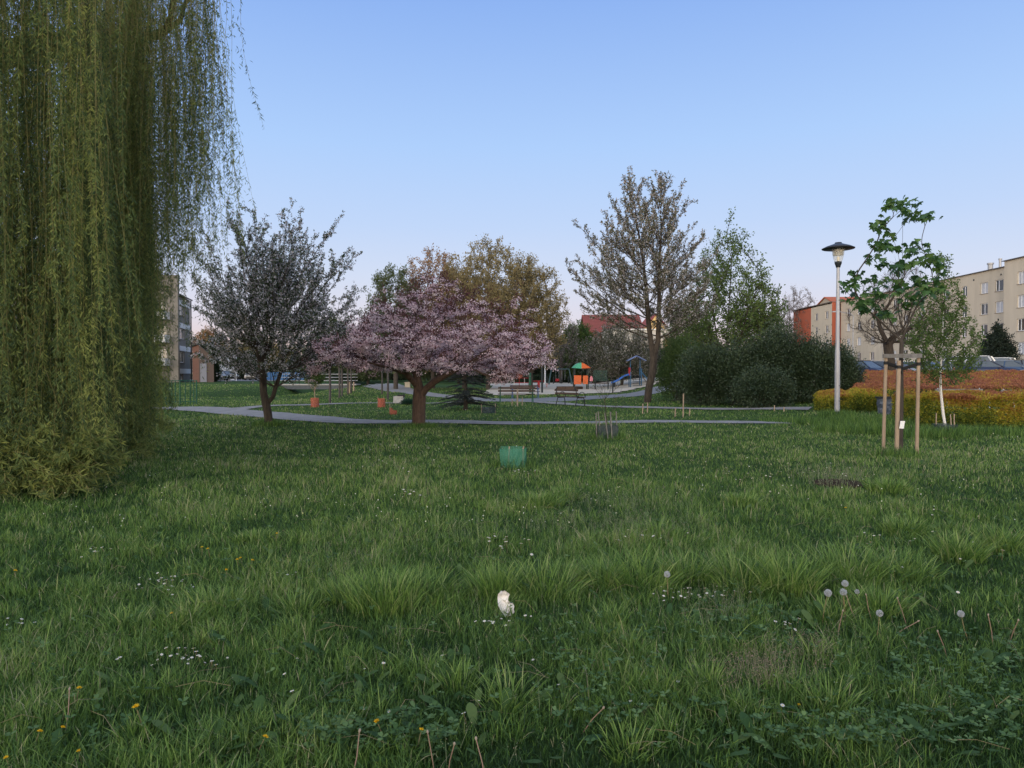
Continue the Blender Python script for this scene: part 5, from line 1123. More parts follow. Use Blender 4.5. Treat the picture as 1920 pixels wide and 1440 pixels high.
def utility_box():
    d = gd(757); x = sx(747, d); z0 = g1(x, d); t = thing('utility_box', 'grey rough concrete box with a black lid in the grass behind the cherry', 'box', (x, d, z0)); z1 = sz(743, d)
    g = G(); g.add([(x - .28, d, z0 - .02), (x + .26, d - .02, z0 - .02), (x + .27, d + .4, z0 - .02), (x - .27, d + .4, z0 - .02), (x - .26, d, z1), (x + .24, d, z1 + .01), (x + .25, d + .38, z1), (x - .25, d + .38, z1)], [[0, 3, 2, 1], [4, 5, 6, 7], [0, 1, 5, 4], [1, 2, 6, 5], [2, 3, 7, 6], [3, 0, 4, 7]]); g.build('body', M_concrete, t)
    g = G(); g.box((x + .13, d + .15, z1 + .04), (.34, .36, .06)); g.box((x + .26, d + .1, z1 - .0), (.06, .2, .12)); g.build('lid', M_black, t)
    d = 71; x = sx(764, d); g = G(); z0 = g1(x, d); g.prism([(x - .27, d), (x + .25, d), (x + .25, d + .45), (x - .27, d + .45)], z0 - .02, z0 + .48); g.prism([(x - .31, d - .04), (x + .29, d - .04), (x + .29, d + .49), (x - .31, d + .49)], z0 + .48, z0 + .54)
    tag(g.build('stone_block', mat('beige_stone', (.42, .38, .30), .9, noise=.15), origin=(x, d, z0)), 'small beige stone block beside the far bend of the path', 'block')
utility_box()

# ------------------------------------------------------------------ playground
M_or = mat('orange_panel', (.58, .12, .035), .5, noise=.06); M_rd = mat('red_plastic', (.45, .03, .04), .45); M_bl = mat('blue_plastic', (.04, .14, .48), .4); M_blm = mat('blue_metal', (.03, .10, .19), .5); M_gr2 = mat('green_roof', (.07, .36, .23), .5); M_dkp = mat('play_post', (.02, .028, .03), .6)
def play_tower():
    d = 66; x0 = sx(1089, d); z0 = g1(x0, d) + .05; t = thing('play_tower', 'climbing tower with green and orange roof and bright orange panels', 'play tower', (x0, d, z0)); w_ = .62; zr = sz(689, d)
    for i in (-1, 1):
        for j in (-1, 1): g = G(); g.box((x0 + i * w_, d + j * w_, (z0 + zr) / 2), (.10, .10, zr - z0)); g.build('post', M_dkp, t)
    g = G(); g.box((x0, d, z0 + .62), (1.3, 1.3, .08)); g.build('platform', M_brownwood, t)
    zc = sz(712, d)
    g = G(); g.box((x0 - .36, d - w_ - .08, zc), (.66, .04, .82)); g.build('panel', M_or, t)
    g = G(); g.box((x0 + .36, d - w_ - .075, zc + .0), (.46, .04, .78)); g.build('panel', M_or, t)
    zt = sz(679.5, d); ov = .80
    f = np.linspace(0, 1, 6); arc = lambda q: (1 - q ** 2)
    for side, mt in ((-1, M_gr2), (1, M_or)):
        g = G(); P = [(x0 + side * ov * q, zr - .05 + (zt - zr) * (arc(q) if side < 0 else (1 - q ** 1.3))) for q in f]
        for a, b in zip(P[:-1], P[1:]): g.extr([(a[0], d - ov, a[1]), (b[0], d - ov, b[1]), (b[0], d + ov, b[1]), (a[0], d + ov, a[1])], (0, 0, .03))
        for yy in (d - ov + .03, d + ov - .03): g.extr([(p[0], yy, p[1] - .001) for p in P] + [(x0 + side * .001, yy, zr - .1)], (0, .02, 0))
        g.build('roof', mt, t)
    # low deck with beam and steps to the right
    g = G(); g.box((x0 + 1.6, d, z0 + .55), (2.0, .7, .08)); g.build('deck', M_brownwood, t)
    for xx in (x0 + 1.3, x0 + 2.5): g = G(); g.box((xx, d - .3, z0 + .45), (.1, .1, .95)); g.build('post', M_dkp, t)
    g = G(); g.box((x0 + 1.85, d + .36, z0 + 1.25), (1.3, .04, 1.0)); g.build('net_panel', netmat('play_net', (.02, .06, .045), .5), t)
    g = G(); g.extr([(x0 + .75, d - .7, z0 + .75), (x0 + 1.05, d - .7, z0 + .75), (x0 + 1.0, d - .7, z0 + 1.15), (x0 + .88, d - .7, z0 + 1.25), (x0 + .78, d - .7, z0 + 1.1)], (0, .03, 0)); g.build('figure_panel', mat('pink_plastic', (.62, .22, .26), .5), t)
play_tower()
def slide():
    d = 66; x0 = sx(1191, d); z0 = g1(x0, d) + .05; t = thing('slide', 'blue plastic slide on a blue metal frame with dark steps', 'slide', (x0, d, z0)); zp = z0 + 1.0; w_ = .5
    for i in (-1, 1):
        for j in (-1, 1): g = G(); g.cyl((x0 + i * w_, d + j * .45, z0 - .1), (x0 + i * w_, d + j * .45, sz(697, d) + .3 * (i > 0)), .05, n=8); g.build('post', M_blm, t, smooth=True)
    g = G(); g.box((x0, d, zp), (1.0, .9, .06)); g.build('platform', M_dark, t)
    for k in range(5): g = G(); g.box((x0, d - .95 + .1 * k, z0 + .12 + .18 * k), (.78, .14, .04)); g.build('step', M_dark, t)
    xe = sx(1146, d); f = np.linspace(0, 1, 14); g = G(); Pc = [(x0 - w_ + (xe - x0 + w_) * q, zp + .05 - (zp - z0 - .22) * (q - .08 * math.sin(math.pi * 2 * q))) for q in f]
    for off, hh in ((-.22, .17), (.22, .17), (0, 0)):
        for a, b in zip(Pc[:-1], Pc[1:]):
            if hh: g.extr([(a[0], d + off, a[1]), (b[0], d + off, b[1]), (b[0], d + off, b[1] + hh), (a[0], d + off, a[1] + hh)], (0, .03, 0))
            else: g.extr([(a[0], d - .22, a[1]), (b[0], d - .22, b[1]), (b[0], d + .22, b[1]), (a[0], d + .22, a[1])], (0, 0, .03))
    g.build('chute', M_bl, t)
    g = G(); g.box((x0 - .55, d, zp + .38), (.06, .8, .75)); g.build('panel', M_rd, t)
    g = G(); g.beam((xe + .25, d, z0 - .05), (xe + .25, d, z0 + .35), .06, .3); g.build('support', M_dark, t)
    g = G(); g.beam((x0 + w_ + .05, d, zp), (sx(1219, d), d, z0 + .1), .4, .05); g.build('ramp', M_greywood, t)
    for s_ in (-1, 1): g = G(); g.beam((x0 + w_, d + s_ * .22, zp + .45), (sx(1218, d), d + s_ * .22, z0 + .4), .03, .05); g.build('handrail', M_blm, t)
    g = G(); g.extr([(x0 + .1, d - .5, sz(668, d)), (x0 + .95, d - .5, sz(677, d)), (x0 + .95, d + .5, sz(677, d)), (x0 + .1, d + .5, sz(668, d))], (0, 0, .06)); g.extr([(x0 - .75, d - .5, sz(677, d)), (x0 + .098, d - .5, sz(668, d)), (x0 + .098, d + .5, sz(668, d)), (x0 - .75, d + .5, sz(677, d))], (0, 0, .06)); g.build('roof', mat('pale_blue_roof', (.16, .22, .42), .4), t)
    for i in (-1, 1): g = G(); g.cyl((x0 + i * w_ * .9, d, zp), (x0 + i * w_ * .9, d, sz(673, d)), .04, n=8); g.build('roof_post', M_blm, t)
slide()
def sandbox():
    d = gd(731); x = sx(1068, d); z0 = g1(x, d) + .05; t = thing('sandbox', 'octagonal brown wooden sandbox on the playground sand', 'sandbox', (x, d, z0)); r = 1.22
    for k in range(8):
        a0, a1 = (k + .5) * math.pi / 4, (k + 1.5) * math.pi / 4; g = G(); g.beam((x + r * math.cos(a0), d + r * math.sin(a0), z0 + .12), (x + r * math.cos(a1), d + r * math.sin(a1), z0 + .12), .14, .26); g.build('side_board', M_brownwood, t)
sandbox()
def swing():
    d = 84; t = thing('swing', 'green metal swing frame with two hanging seats at the back of the playground', 'swing', (sx(1054, d), d, .2)); xa, xb = sx(1034, d), sx(1067, d); zt = sz(692, d)
    for x in (xa, xb):
        for s_ in (-1, 1): g = G(); g.cyl((x + (.35 if x == xb else -.35), d + s_ * .9, .15), (x, d, zt), .06, n=8); g.build('leg', mat('grey_green', (.07, .12, .12), .5), t, smooth=True)
    g = G(); g.cyl((xa, d, zt), (xb, d, zt), .06, n=8); g.build('crossbar', MATS['grey_green'], t)
    for f in (.33, .68):
        x = xa + (xb - xa) * f; g = G(); g.box((x, d, .75), (.4, .2, .05 if f > .5 else .3)); g.build('seat', M_rd if f < .5 else M_black, t)
        for s_ in (-1, 1): g = G(); g.cyl((x + s_ * .18, d, .77), (x + s_ * .18, d, zt), .015, n=4); g.build('chain', M_metal, t)
swing()
def red_table():
    d = 74; x = sx(1010, d); z0 = g1(x, d) + .05; t = thing('play_table', 'small red play table with two red and white seats', 'table', (x, d, z0))
    g = G(); g.box((x, d, z0 + .68), (1.2, .8, .06)); g.build('table_top', M_rd, t)
    g = G(); g.box((x, d, z0 + .33), (.25, .25, .64)); g.build('leg', M_rd, t)
    for s_ in (-1, 1): g = G(); g.box((x + s_ * .85, d, z0 + .38), (.35, .5, .05)); g.box((x + s_ * .85, d, z0 + .18), (.08, .08, .36)); g.build('seat', mat('pale_red', (.5, .2, .2), .5), t)
red_table()
def posts(px, py, top, lab, m_=M_dkp, r=.06, cat='post', name='playground_post'):
    d = gd(py); x = sx(px, d); z0 = g1(x, d); zt = sz(top, d); g = G(); g.tube([(x, d, z0 - .1), (x, d, zt - .03), (x, d, zt)], [r, r, r * .6], 8); tag(g.build(name, m_, origin=(x, d, z0)), lab, cat, 'dark posts around the playground')
posts(1016.5, 737, 689, 'tall black post at the near edge of the sand', r=.08)
posts(994, 737, 699, 'tall green post at the near edge of the sand beside the benches', M_green, .10)
posts(1149, 737, 712, 'low dark post in front of the blue slide chute', r=.05)
for i, (px, py, tp) in enumerate([(1026, 722.5, 706), (1030, 723.5, 709), (1038, 723, 706), (1052, 723, 706), (1066, 723, 705), (1076, 724, 709)]):
    posts(px, py, tp, ('low dark post in the far row behind the play table', 'second low dark post in the far row by the play table', 'low dark post left of the swing frame', 'low dark post below the swing seats', 'low dark post right of the swing frame', 'low dark post just left of the play tower')[i], r=.07)
def frame_():
    d = 76; t = thing('climbing_frame', 'low red and white climbing frame partly behind the cherry blossom', 'climbing frame', (sx(978, d), d, .1)); x = sx(978, d); z0 = g1(x, d) + .05
    for k in range(4):
        g = G(); g.cyl((x - .8 + .55 * k, d, z0), (x - .8 + .55 * k, d, z0 + .95), .035, n=6); g.build('post', M_rd if k % 2 else M_white, t)
    for zz in (.45, .95): g = G(); g.cyl((x - .8, d, z0 + zz), (x + .85, d, z0 + zz), .035, n=6); g.build('rail', M_rd, t)
    g = G(); a = np.linspace(0, 2 * math.pi, 15)[:-1]; g.extr([(x + .35 * math.cos(q) - .25, d - .06, z0 + 1.25 + .35 * math.sin(q)) for q in a], (0, .03, 0)); g.build('panel', mat('coral_panel', (.6, .2, .14), .5), t)
frame_()

# ------------------------------------------------------------------ lawn details
TUFT = [(720, 1150, .36, .30), (790, 1130, .28, .26), (655, 1135, .22, .22), (930, 1125, .30, .27), (1020, 1118, .30, .28), (1130, 1105, .20, .24), (1200, 1100, .33, .30), (1290, 1095, .22, .26), (1400, 1100, .33, .30), (1480, 1112, .34, .33), (1600, 1085, .34, .30), (1690, 1080, .28, .26), (1800, 1050, .30, .28), (1880, 1030, .26, .28), (1650, 1150, .25, .20), (395, 1150, .26, .20), (335, 1180, .18, .16), (560, 1150, .16, .16), (1010, 950, .35, .22), (1060, 935, .25, .2), (1560, 1160, .2, .16), (1665, 925, .4, .2),
        (230, 1180, .16, .16), (860, 1300, .14, .16), (950, 1330, .16, .2), (1330, 1300, .14, .16), (1560, 1340, .16, .18), (1230, 1010, .3, .16), (1390, 950, .3, .16), (480, 1015, .25, .12), (1150, 1180, .16, .15), (250, 1395, .12, .14), (1180, 1420, .13, .14), (1700, 1000, .3, .2), (620, 1400, .14, .13)]
TP = np.array([(*gp(a, b), r, h) for a, b, r, h in TUFT])
def grass():
    rng = np.random.default_rng(77); XY = []
    # rings of distance, density falls with distance while blades widen
    edges = [2.2, 3, 3.6, 4.4, 5.4, 6.8, 8.6, 11, 14, 18, 23, 30, 40, 55, 75]
    for a, b in zip(edges[:-1], edges[1:]):
        dm = (a + b) / 2; dens = min(8500, 98000 / dm ** 1.93); W0 = .82 * b + 1.5
        if b > 30: dens *= .8
        n = int(dens * (b - a) * 2 * W0 * .93); y = rng.uniform(a, b, n); x = rng.uniform(-W0, W0, n); k = np.abs(x) < .82 * y + 1.5; XY.append(np.stack([x[k], y[k]], 1))
    XY = np.vstack(XY); x, y = XY.T
    for C, wd in PATHS:    # keep the paths clear
        for i in range(0, len(C), 3):
            pass
        m_ = np.ones(len(x), bool); sub = C[::2]; ws = wd[::2]
        lo, hi = sub.min(0) - 3, sub.max(0) + 3; q = np.where((x > lo[0]) & (x < hi[0]) & (y > lo[1]) & (y < hi[1]))[0]
        for s_ in range(0, len(q), 20000):
            qq = q[s_:s_ + 20000]; dd = np.min(np.hypot(x[qq, None] - sub[None, :, 0], y[qq, None] - sub[None, :, 1]) - ws[None] * .5, 1); m_[qq] = dd > (vnoise(x[qq], y[qq], .5, 3) - .6) * .3
        x, y = x[m_], y[m_]
    m_ = ~inpoly(x, y, SAND) & ~((x > 18) & (y > 46)) & (np.hypot((x - sx(1575, 10.05)) / .42, (y - 10.05) / .36) > 1) ; x, y = x[m_], y[m_]
    m_ = ~((np.abs(x + 19.6) < 1.5) & (y > 50)); x, y = x[m_], y[m_]
    n = len(x); d = np.hypot(x, y)
    cl = vnoise(x, y, .22, 4); mid = vnoise(x, y, .9, 5); big = vnoise(x, y, 3.1, 6)
    h = .03 + .06 * cl ** 2 + .045 * mid ** 1.5 + .02 * big; h *= rng.uniform(.45, 1.5, n)
    tall = sst(8, 13, x) * sst(16, 20, y) * (1 - sst(24, 30, y)); h = h * (1 + 1.1 * tall)
    h *= 1 - .25 * sst(9, 14, d)
    sp = rng.random(n) < .03; h[sp] *= 1.7
    tone = np.clip(.42 + .34 * (mid - .5) + .40 * (cl - .5) + .30 * (big - .5) + rng.normal(size=n) * (.21 + .08 * sst(6, 14, d)), 0, 1)
    dry = rng.random(n) < .018; tone[dry] = 1.0
    wd = np.maximum(.0038, d * .00072) * rng.uniform(.7, 1.4, n); lean = rng.uniform(.1, 1.15, n) * h; az = rng.random(n) * 2 * math.pi
    # tussocks
    X2, Y2, H2, W2, L2, A2, T2 = [], [], [], [], [], [], []
    for cx, cy, r, hh in TP:
        k = int(480 * (r / .3) ** 1.3); rr = r * .8 * np.sqrt(rng.random(k)) * (1 + .25 * np.sin(3 * 0 + rng.random() * 6)); a = rng.random(k) * 2 * math.pi
        X2.append(cx + rr * np.cos(a)); Y2.append(cy + rr * np.sin(a)); H2.append(hh * .86 * rng.uniform(.4, 1.35, k) * (1 - .35 * (rr / r) ** 2)); A2.append(a + rng.normal(size=k) * .9)
        L2.append(H2[-1] * (.12 + .85 * rr / r + .2 * rng.random(k))); W2.append(np.maximum(.0048, cy * .00105) * rng.uniform(.8, 1.4, k)); T2.append(np.clip(.57 + rng.normal(size=k) * .2 + .2 * (vnoise(X2[-1], Y2[-1], .15, 1) - .5), 0, .88))
    # tall grass beside the lamp and round trunks
    for px, py, r, hh, k in [(505, 797, .5, .22, 700), (785, 801, .55, .18, 700), (1570, 786, .6, .35, 900), (1640, 800, 1.1, .42, 2200), (1540, 795, .9, .3, 1400), (1730, 820, 1.0, .35, 1500), (1600, 812, 1.0, .35, 1500), (1840, 815, 1.2, .32, 1500), (1682, 862, .4, .25, 500), (1480, 790, 1.0, .2, 1000), (962, 873, .4, .2, 500), (1138, 822, .5, .22, 500), (1770, 820, .5, .3, 500)]:
        cx, cy = gp(px, py); rr = r * rng.random(k) ** .6; a = rng.random(k) * 2 * math.pi; X2.append(cx + rr * np.cos(a)); Y2.append(cy + rr * np.sin(a)); H2.append(hh * rng.uniform(.35, 1.1, k)); A2.append(rng.random(k) * 6.3); L2.append(H2[-1] * rng.uniform(.1, .6, k)); W2.append(cy * .00065 * rng.uniform(.8, 1.4, k)); T2.append(np.clip(.40 + rng.normal(size=k) * .18, 0, .9))
    x = np.concatenate([x] + X2); y = np.concatenate([y] + Y2); h = np.concatenate([h] + H2); wd = np.concatenate([wd] + W2); lean = np.concatenate([lean] + L2); az = np.concatenate([az] + A2); tone = np.concatenate([tone] + T2)
    z = gz(x, y); dirx, diry = np.cos(az), np.sin(az); fa = az + math.pi / 2 + rng.normal(size=len(x)) * .7; sx_, sy_ = np.cos(fa) * wd / 2, np.sin(fa) * wd / 2
    near = np.hypot(x, y) < 8.0
    g = G()
    def ring(sel, t, wf):
        cx = x[sel] + dirx[sel] * lean[sel] * t ** 1.8; cy = y[sel] + diry[sel] * lean[sel] * t ** 1.8; cz = z[sel] - .01 + (h[sel] + .01) * (t - .22 * (lean[sel] / h[sel]) * t ** 2.6)
        return np.stack([cx - sx_[sel] * wf, cy - sy_[sel] * wf, cz], 1), np.stack([cx + sx_[sel] * wf, cy + sy_[sel] * wf, cz], 1)
    a0, b0 = ring(near, 0, .8); a1, b1 = ring(near, .38, 1.0); a2, b2 = ring(near, .72, .75); tp, _ = ring(near, 1.0, 0)
    m_ = len(a0); V = np.stack([a0, b0, a1, b1, a2, b2, tp], 1).reshape(-1, 3); I = np.arange(m_)[:, None] * 7
    g.V.append(V); g.n = len(V); g.F.append(np.concatenate([I + np.array([0, 1, 3, 2]), I + np.array([2, 3, 5, 4])])); g.R.append(np.tile(tone[near], 2)); g.F.append(I + np.array([4, 5, 6])); g.R.append(tone[near])
    fr = ~near; a0, b0 = ring(fr, 0, 1.0); a1, b1 = ring(fr, .55, .85); tp, _ = ring(fr, 1.0, 0); m2 = len(a0); V = np.stack([a0, b0, a1, b1, tp], 1).reshape(-1, 3); I = np.arange(m2)[:, None] * 5 + g.n
    g.V.append(V); g.F.append(I + np.array([0, 1, 3, 2])); g.R.append(tone[fr]); g.F.append(I + np.array([2, 3, 4])); g.R.append(tone[fr]); g.n += len(V)
    print('grass blades', len(x))
    stuff(g.build('grass', leafmat('grass_blade', [(.018, .050, .015), (.048, .110, .026), (.098, .188, .038), (.155, .265, .054), (.24, .34, .085), (.37, .35, .20)], .3, .5, .3)), 'long uneven green lawn grass with brighter tussocks', 'grass')
grass()

def weeds():
    rng = np.random.default_rng(31)
    def groundpts(px0, px1, py0, py1, n):
        px = rng.uniform(px0, px1, n); py = rng.uniform(py0, py1, n); d = gd(py); return sx(px, d), d
    # clover: three round leaflets on a stalk
    g = G(); gs = G()
    for box, n in (((1680, 1920, 1215, 1440), 190), ((560, 860, 1380, 1440), 120), ((1400, 1700, 1380, 1440), 120), ((1280, 1500, 1160, 1240), 70), ((0, 1920, 1100, 1440), 260), ((1000, 1250, 1180, 1400), 120), ((0, 1920, 960, 1100), 260)):
        x, y = groundpts(*box, n); z = gz(x, y); h = rng.uniform(.05, .13, n); r = rng.uniform(.009, .02, n)
        for i in range(n):
            c = np.array([x[i], y[i], z[i] + h[i]]); a0 = rng.random() * 6.3; tilt = rng.normal(size=2) * .25; tn = rng.random()
            for k in range(3):
                a = a0 + k * 2.1; q = [(0, 0), (.6, .55), (1.05, .62), (1.35, .3), (1.25, 0), (1.35, -.3), (1.05, -.62), (.6, -.55)]
                V = [c + r[i] * np.array([math.cos(a) * u - math.sin(a) * v, math.sin(a) * u + math.cos(a) * v, .25 * u + .25 * abs(v) + tilt[0] * (math.cos(a) * u) + tilt[1] * math.sin(a) * u]) for u, v in q]
                g.add(V, [list(range(8))], tn)
            g.add([(x[i] - .001, y[i], z[i]), (x[i] + .001, y[i], z[i]), c], [[0, 1, 2]], .2)
    stuff(g.build('clover', leafmat('clover_leaf', [(.045, .10, .03), (.08, .155, .05), (.15, .24, .09)], .3)), 'clover leaves among the grass', 'clover')
    # broad basal leaves (dandelion, plantain)
    g = G()
    for box, n in (((0, 1920, 1050, 1440), 330), ((300, 900, 1300, 1440), 90), ((600, 800, 1390, 1440), 30), ((1250, 1900, 1100, 1440), 120), ((0, 1920, 880, 1050), 160)):
        x, y = groundpts(*box, n)
        for i in range(n):
            if x[i] == 0: continue
            z = g1(x[i], y[i]); a = rng.random() * 6.3; L_ = rng.uniform(.05, .14); w_ = L_ * rng.uniform(.12, .22); el = rng.uniform(.3, 1.2); tn = rng.random()
            prev = None
            for f, ww in ((0, .2), (.25, .6), (.5, .9), (.75, 1.0), (.92, .6), (1.0, .05)):
                p = np.array([x[i] + math.cos(a) * L_ * f * math.cos(el * (1 - .5 * f)), y[i] + math.sin(a) * L_ * f * math.cos(el * (1 - .5 * f)), z + .01 + L_ * math.sin(el) * f * (1.1 - .35 * f)]); s_ = np.array([-math.sin(a), math.cos(a), 0]) * w_ * ww
                cur = (p - s_, p + s_)
                if prev: g.add([prev[0], prev[1], cur[1], cur[0]], [[0, 1, 2, 3]], tn)
                prev = cur
    stuff(g.build('broad_leaved_weeds', leafmat('weed_leaf', [(.035, .085, .025), (.06, .12, .03), (.11, .17, .05)], .3)), 'broad weed leaves between the grass blades', 'weeds')
    # fuzzy pale seed heads: tiny specks on thin stalks
    g = G()
    for (cx, cy, rx, ry), n, tn in (((1130, 1000, 190, 25), 260, .35), ((1180, 955, 150, 20), 150, .3), ((1430, 1290, 90, 28), 130, .8), ((1520, 1240, 60, 20), 50, .7), ((640, 1070, 100, 30), 70, .4), ((1330, 1160, 80, 40), 60, .5), ((1570, 905, 80, 16), 160, .45), ((840, 1020, 120, 20), 70, .3), ((960, 1200, 900, 200), 230, .4), ((1750, 900, 150, 25), 90, .3), ((430, 950, 300, 30), 90, .3)):
        px = rng.normal(cx, rx * .55, n); py = np.clip(rng.normal(cy, ry * .6, n), 800, 1450); d = gd(py)
        for i in range(n):
            x, y = sx(px[i], d[i]), d[i]; z = g1(x, y); h = rng.uniform(.10, .2); lx, ly = rng.normal(size=2) * .03; w_ = max(.0016, y * .00025)
            g.add([(x - w_, y, z), (x + w_, y, z), (x + lx, y + ly, z + h)], [[0, 1, 2]], tn * .7)
            k = 10; f = rng.uniform(.45, 1, k)[:, None]; C = np.array([x, y, z]) + np.array([lx, ly, h]) * f + rng.normal(size=(k, 3)) * .014
            leaves(g, C, rdir(k, rng), max(.006, y * .0011), max(.005, y * .001), rng, np.clip(tn + rng.normal(size=k) * .2, 0, 1))
    stuff(g.build('seeding_weeds', leafmat('seed_head', [(.12, .18, .08), (.22, .26, .15), (.28, .23, .17), (.34, .24, .19)], .35)), 'pale fuzzy seeding weeds scattered in drifts over the lawn', 'weeds')
    # dead stalks and straws
    g = G()
    for i in range(150):
        px, py = rng.uniform(0, 1920), rng.uniform(830, 1440) ** 1.0; x, y = gp(px, py); z = g1(x, y); a = rng.random() * 6.3; L_ = rng.uniform(.1, .35); h = rng.uniform(.04, .12)
        g.tube([(x, y, z + h * .6), (x + math.cos(a) * L_ * .5, y + math.sin(a) * L_ * .5, z + h), (x + math.cos(a) * L_, y + math.sin(a) * L_, z + h * .8)], max(.0011, y * .00018), 3, cap=False)
    stuff(g.build('straw', mat('straw', (.24, .20, .12), .8, noise=.3)), 'dead straws lying in the grass', 'straw')
weeds()

# --- dandelions (yellow), seed heads, daisies: each one a thing
def proto_dandelion():
    rng = np.random.default_rng(2); t = thing('dandelion', 'dandelion', 'flower', (0, 0, 0)); h = .12
    g = G(); g.tube([(0, 0, -.01), (.008, .004, .06), (.0, .0, h)], [.0022, .002, .0018], 6); g.build('stem', mat('flower_stem', (.16, .20, .07), .6, c2=(.25, .13, .09), scale=20), t)
    g = G(); n = 70; a = rng.random(n) * 6.283; el = rng.random(n) ** .6; L_ = .010 + .008 * el; D = np.stack([np.cos(a) * el, np.sin(a) * el, 1.15 - el * .95], 1); leaves(g, np.repeat([[0, 0, h]], n, 0) + rng.normal(size=(n, 3)) * .001, D, L_, .0042, rng); g.build('flower_head', leafmat('dandelion_yellow', [(.62, .34, .01), (.75, .48, .015), (.82, .60, .04)], .2), t)
    g = G(); g.lathe([(.002, h - .012), (.006, h - .006), (.0065, h), (.0, h + .002)], n=8); g.build('calyx', mat('calyx', (.06, .12, .04), .7), t)
    return t
def proto_clock():
    rng = np.random.default_rng(3); t = thing('dandelion_clock', 'clock', 'flower', (0, 0, 0)); h = .20
    g = G(); g.tube([(0, 0, -.01), (.006, .0, .1), (0, 0, h)], .002, 6); g.build('stem', MATS['flower_stem'], t)
    g = G(); n = 260; D = rdir(n, rng); c = np.array([0, 0, h + .004])
    for q in D: e = c + q * .018; g.add([c + q * .004, e + np.cross(q, (.3, .5, .8)) * .0006, e], [[0, 1, 2]])
    S = np.repeat(c + D * .0185, 3, 0); leaves(g, S, norm(np.repeat(D, 3, 0) * .5 + rng.normal(size=(n * 3, 3))), .006, .0022, rng); g.build('seed_head', leafmat('pappus', [(.50, .52, .54), (.66, .67, .68)], .5), t)
    return t
def proto_stalk():
    t = thing('dandelion_stalk', 'stalk', 'flower', (0, 0, 0)); g = G(); g.tube([(0, 0, -.01), (.01, 0, .1), (.03, 0, .19)], .0022, 6); g.build('stem', mat('dry_stem', (.24, .16, .12), .7, noise=.3), t)
    g = G(); g.lathe([(.0, .184), (.004, .188), (.0055, .194), (.003, .200), (0, .202)], (.03, 0, 0), 8); g.build('seed_base', mat('seed_base', (.26, .22, .17), .8), t); return t
def proto_daisy():
    rng = np.random.default_rng(6); t = thing('daisy', 'daisy', 'flower', (0, 0, 0)); h = .075
    g = G(); g.tube([(0, 0, -.005), (.003, 0, .04), (0, 0, h)], .0011, 4); g.build('stem', MATS['flower_stem'], t)
    g = G(); n = 22
    for k in range(n):
        a = k * 2 * math.pi / n; p = np.array([math.cos(a), math.sin(a), .0]); s_ = np.array([-math.sin(a), math.cos(a), 0]); c = np.array([0, 0, h]); z_ = np.array([0, 0, .0012 * (k % 2)])
        g.add([c + z_, c + z_ + p * .007 + s_ * .0014 + (0, 0, .001), c + z_ + p * .0125, c + z_ + p * .007 - s_ * .0014 + (0, 0, .001)], [[0, 1, 2, 3]])
    g.build('petals', mat('daisy_white', (.78, .77, .78), .6), t)
    g = G(); g.lathe([(.0042, h), (.0036, h + .002), (.0, h + .003)], n=8); g.build('flower_centre', mat('daisy_yellow', (.7, .5, .05), .7), t); return t
def place(proto, used, px, py, headh, sc, label, group, tilt=.25, lean=None):
    h = headh * sc; d = gd(py, h); x = sx(px, d); z = g1(x, d); h2 = h + z; d = gd(py, h2); x = sx(px, d); z = g1(x, d)
    if not used: o = proto; used.append(1)
    else: o = dup(proto, (0, 0, 0))
    o.location = (x, d, z); r_ = random.Random(int(px * 7 + py * 13)); o.rotation_euler = (r_.gauss(0, tilt) if lean is None else lean[0], r_.gauss(0, tilt) if lean is None else lean[1], r_.uniform(0, 6.28)); o.scale = (sc,) * 3
    o['label'] = label; o['group'] = group; return o
p = proto_dandelion(); u = []
for px, py, sc, lb in [(262, 1325, 1.3, 'single flat yellow dandelion in the lower left grass'), (716, 1352, 1.1, 'yellow dandelion on a long stem near the bottom, left of another one'), (776, 1376, 1.0, 'yellow dandelion beside pale clover leaves near the bottom'), (477, 1388, 1.0, 'yellow dandelion low between broad leaves near the bottom left'),
        (140, 1296, 1.0, 'half closed dandelion above the lower left daisies'), (92, 1371, .9, 'yellow dandelion in the bottom left corner, right of another one'), (57, 1379, .9, 'yellow dandelion in the bottom left corner, left of another one'), (148, 1411, .7, 'small yellow dandelion lowest near the bottom left corner'),
        (9, 1422, .8, 'yellow dandelion cut by the bottom left corner'), (12, 1070, 1.1, 'yellow dandelion at the left edge half way up the grass'), (418, 1066, 1.0, 'yellow dandelion at the foot of three leaning buds'), (443, 1048, 1.0, 'left bud of three leaning yellow dandelions'), (452, 1047, 1.0, 'middle bud of three leaning yellow dandelions'),
        (464, 1051, 1.1, 'right bud of three leaning yellow dandelions'), (325, 1151, 1.0, 'orange yellow dandelion before the small tussock'), (518, 1001, 1.1, 'yellow dandelion far up at the left centre lawn'), (375, 1027, 1.0, 'yellowish dandelion left of a pair in the left lawn'), (390, 1029, 1.0, 'yellowish dandelion right of a pair in the left lawn'),
        (1588, 951, 1.2, 'yellow dandelion on the lawn past the bare earth patch'), (1500, 1322, .6, 'tiny yellow dandelion in the lower right grass')]:
    place(p, u, px, py, .125, sc * .82, lb, 'dandelions in the lawn')
p = proto_clock(); u = []
for px, py, sc, lb in [(1255, 1076, 1.0, 'round white dandelion clock standing alone between two tussocks'), (1545, 1113, 1.05, 'dandelion clock left of the close pair'), (1585, 1096, 1.0, 'upper dandelion clock of the close pair'), (1588, 1110, 1.0, 'lower dandelion clock of the close pair'), (1612, 1110, .7, 'thin greenish dandelion clock right of the close pair'), (1645, 1151, .9, 'ragged dandelion clock low among bare stalks'), (1824, 1154, .9, 'faded dandelion clock in the right lawn')]:
    place(p, u, px, py, .205, sc, lb, 'dandelion clocks', .12)
p = proto_stalk(); u = []
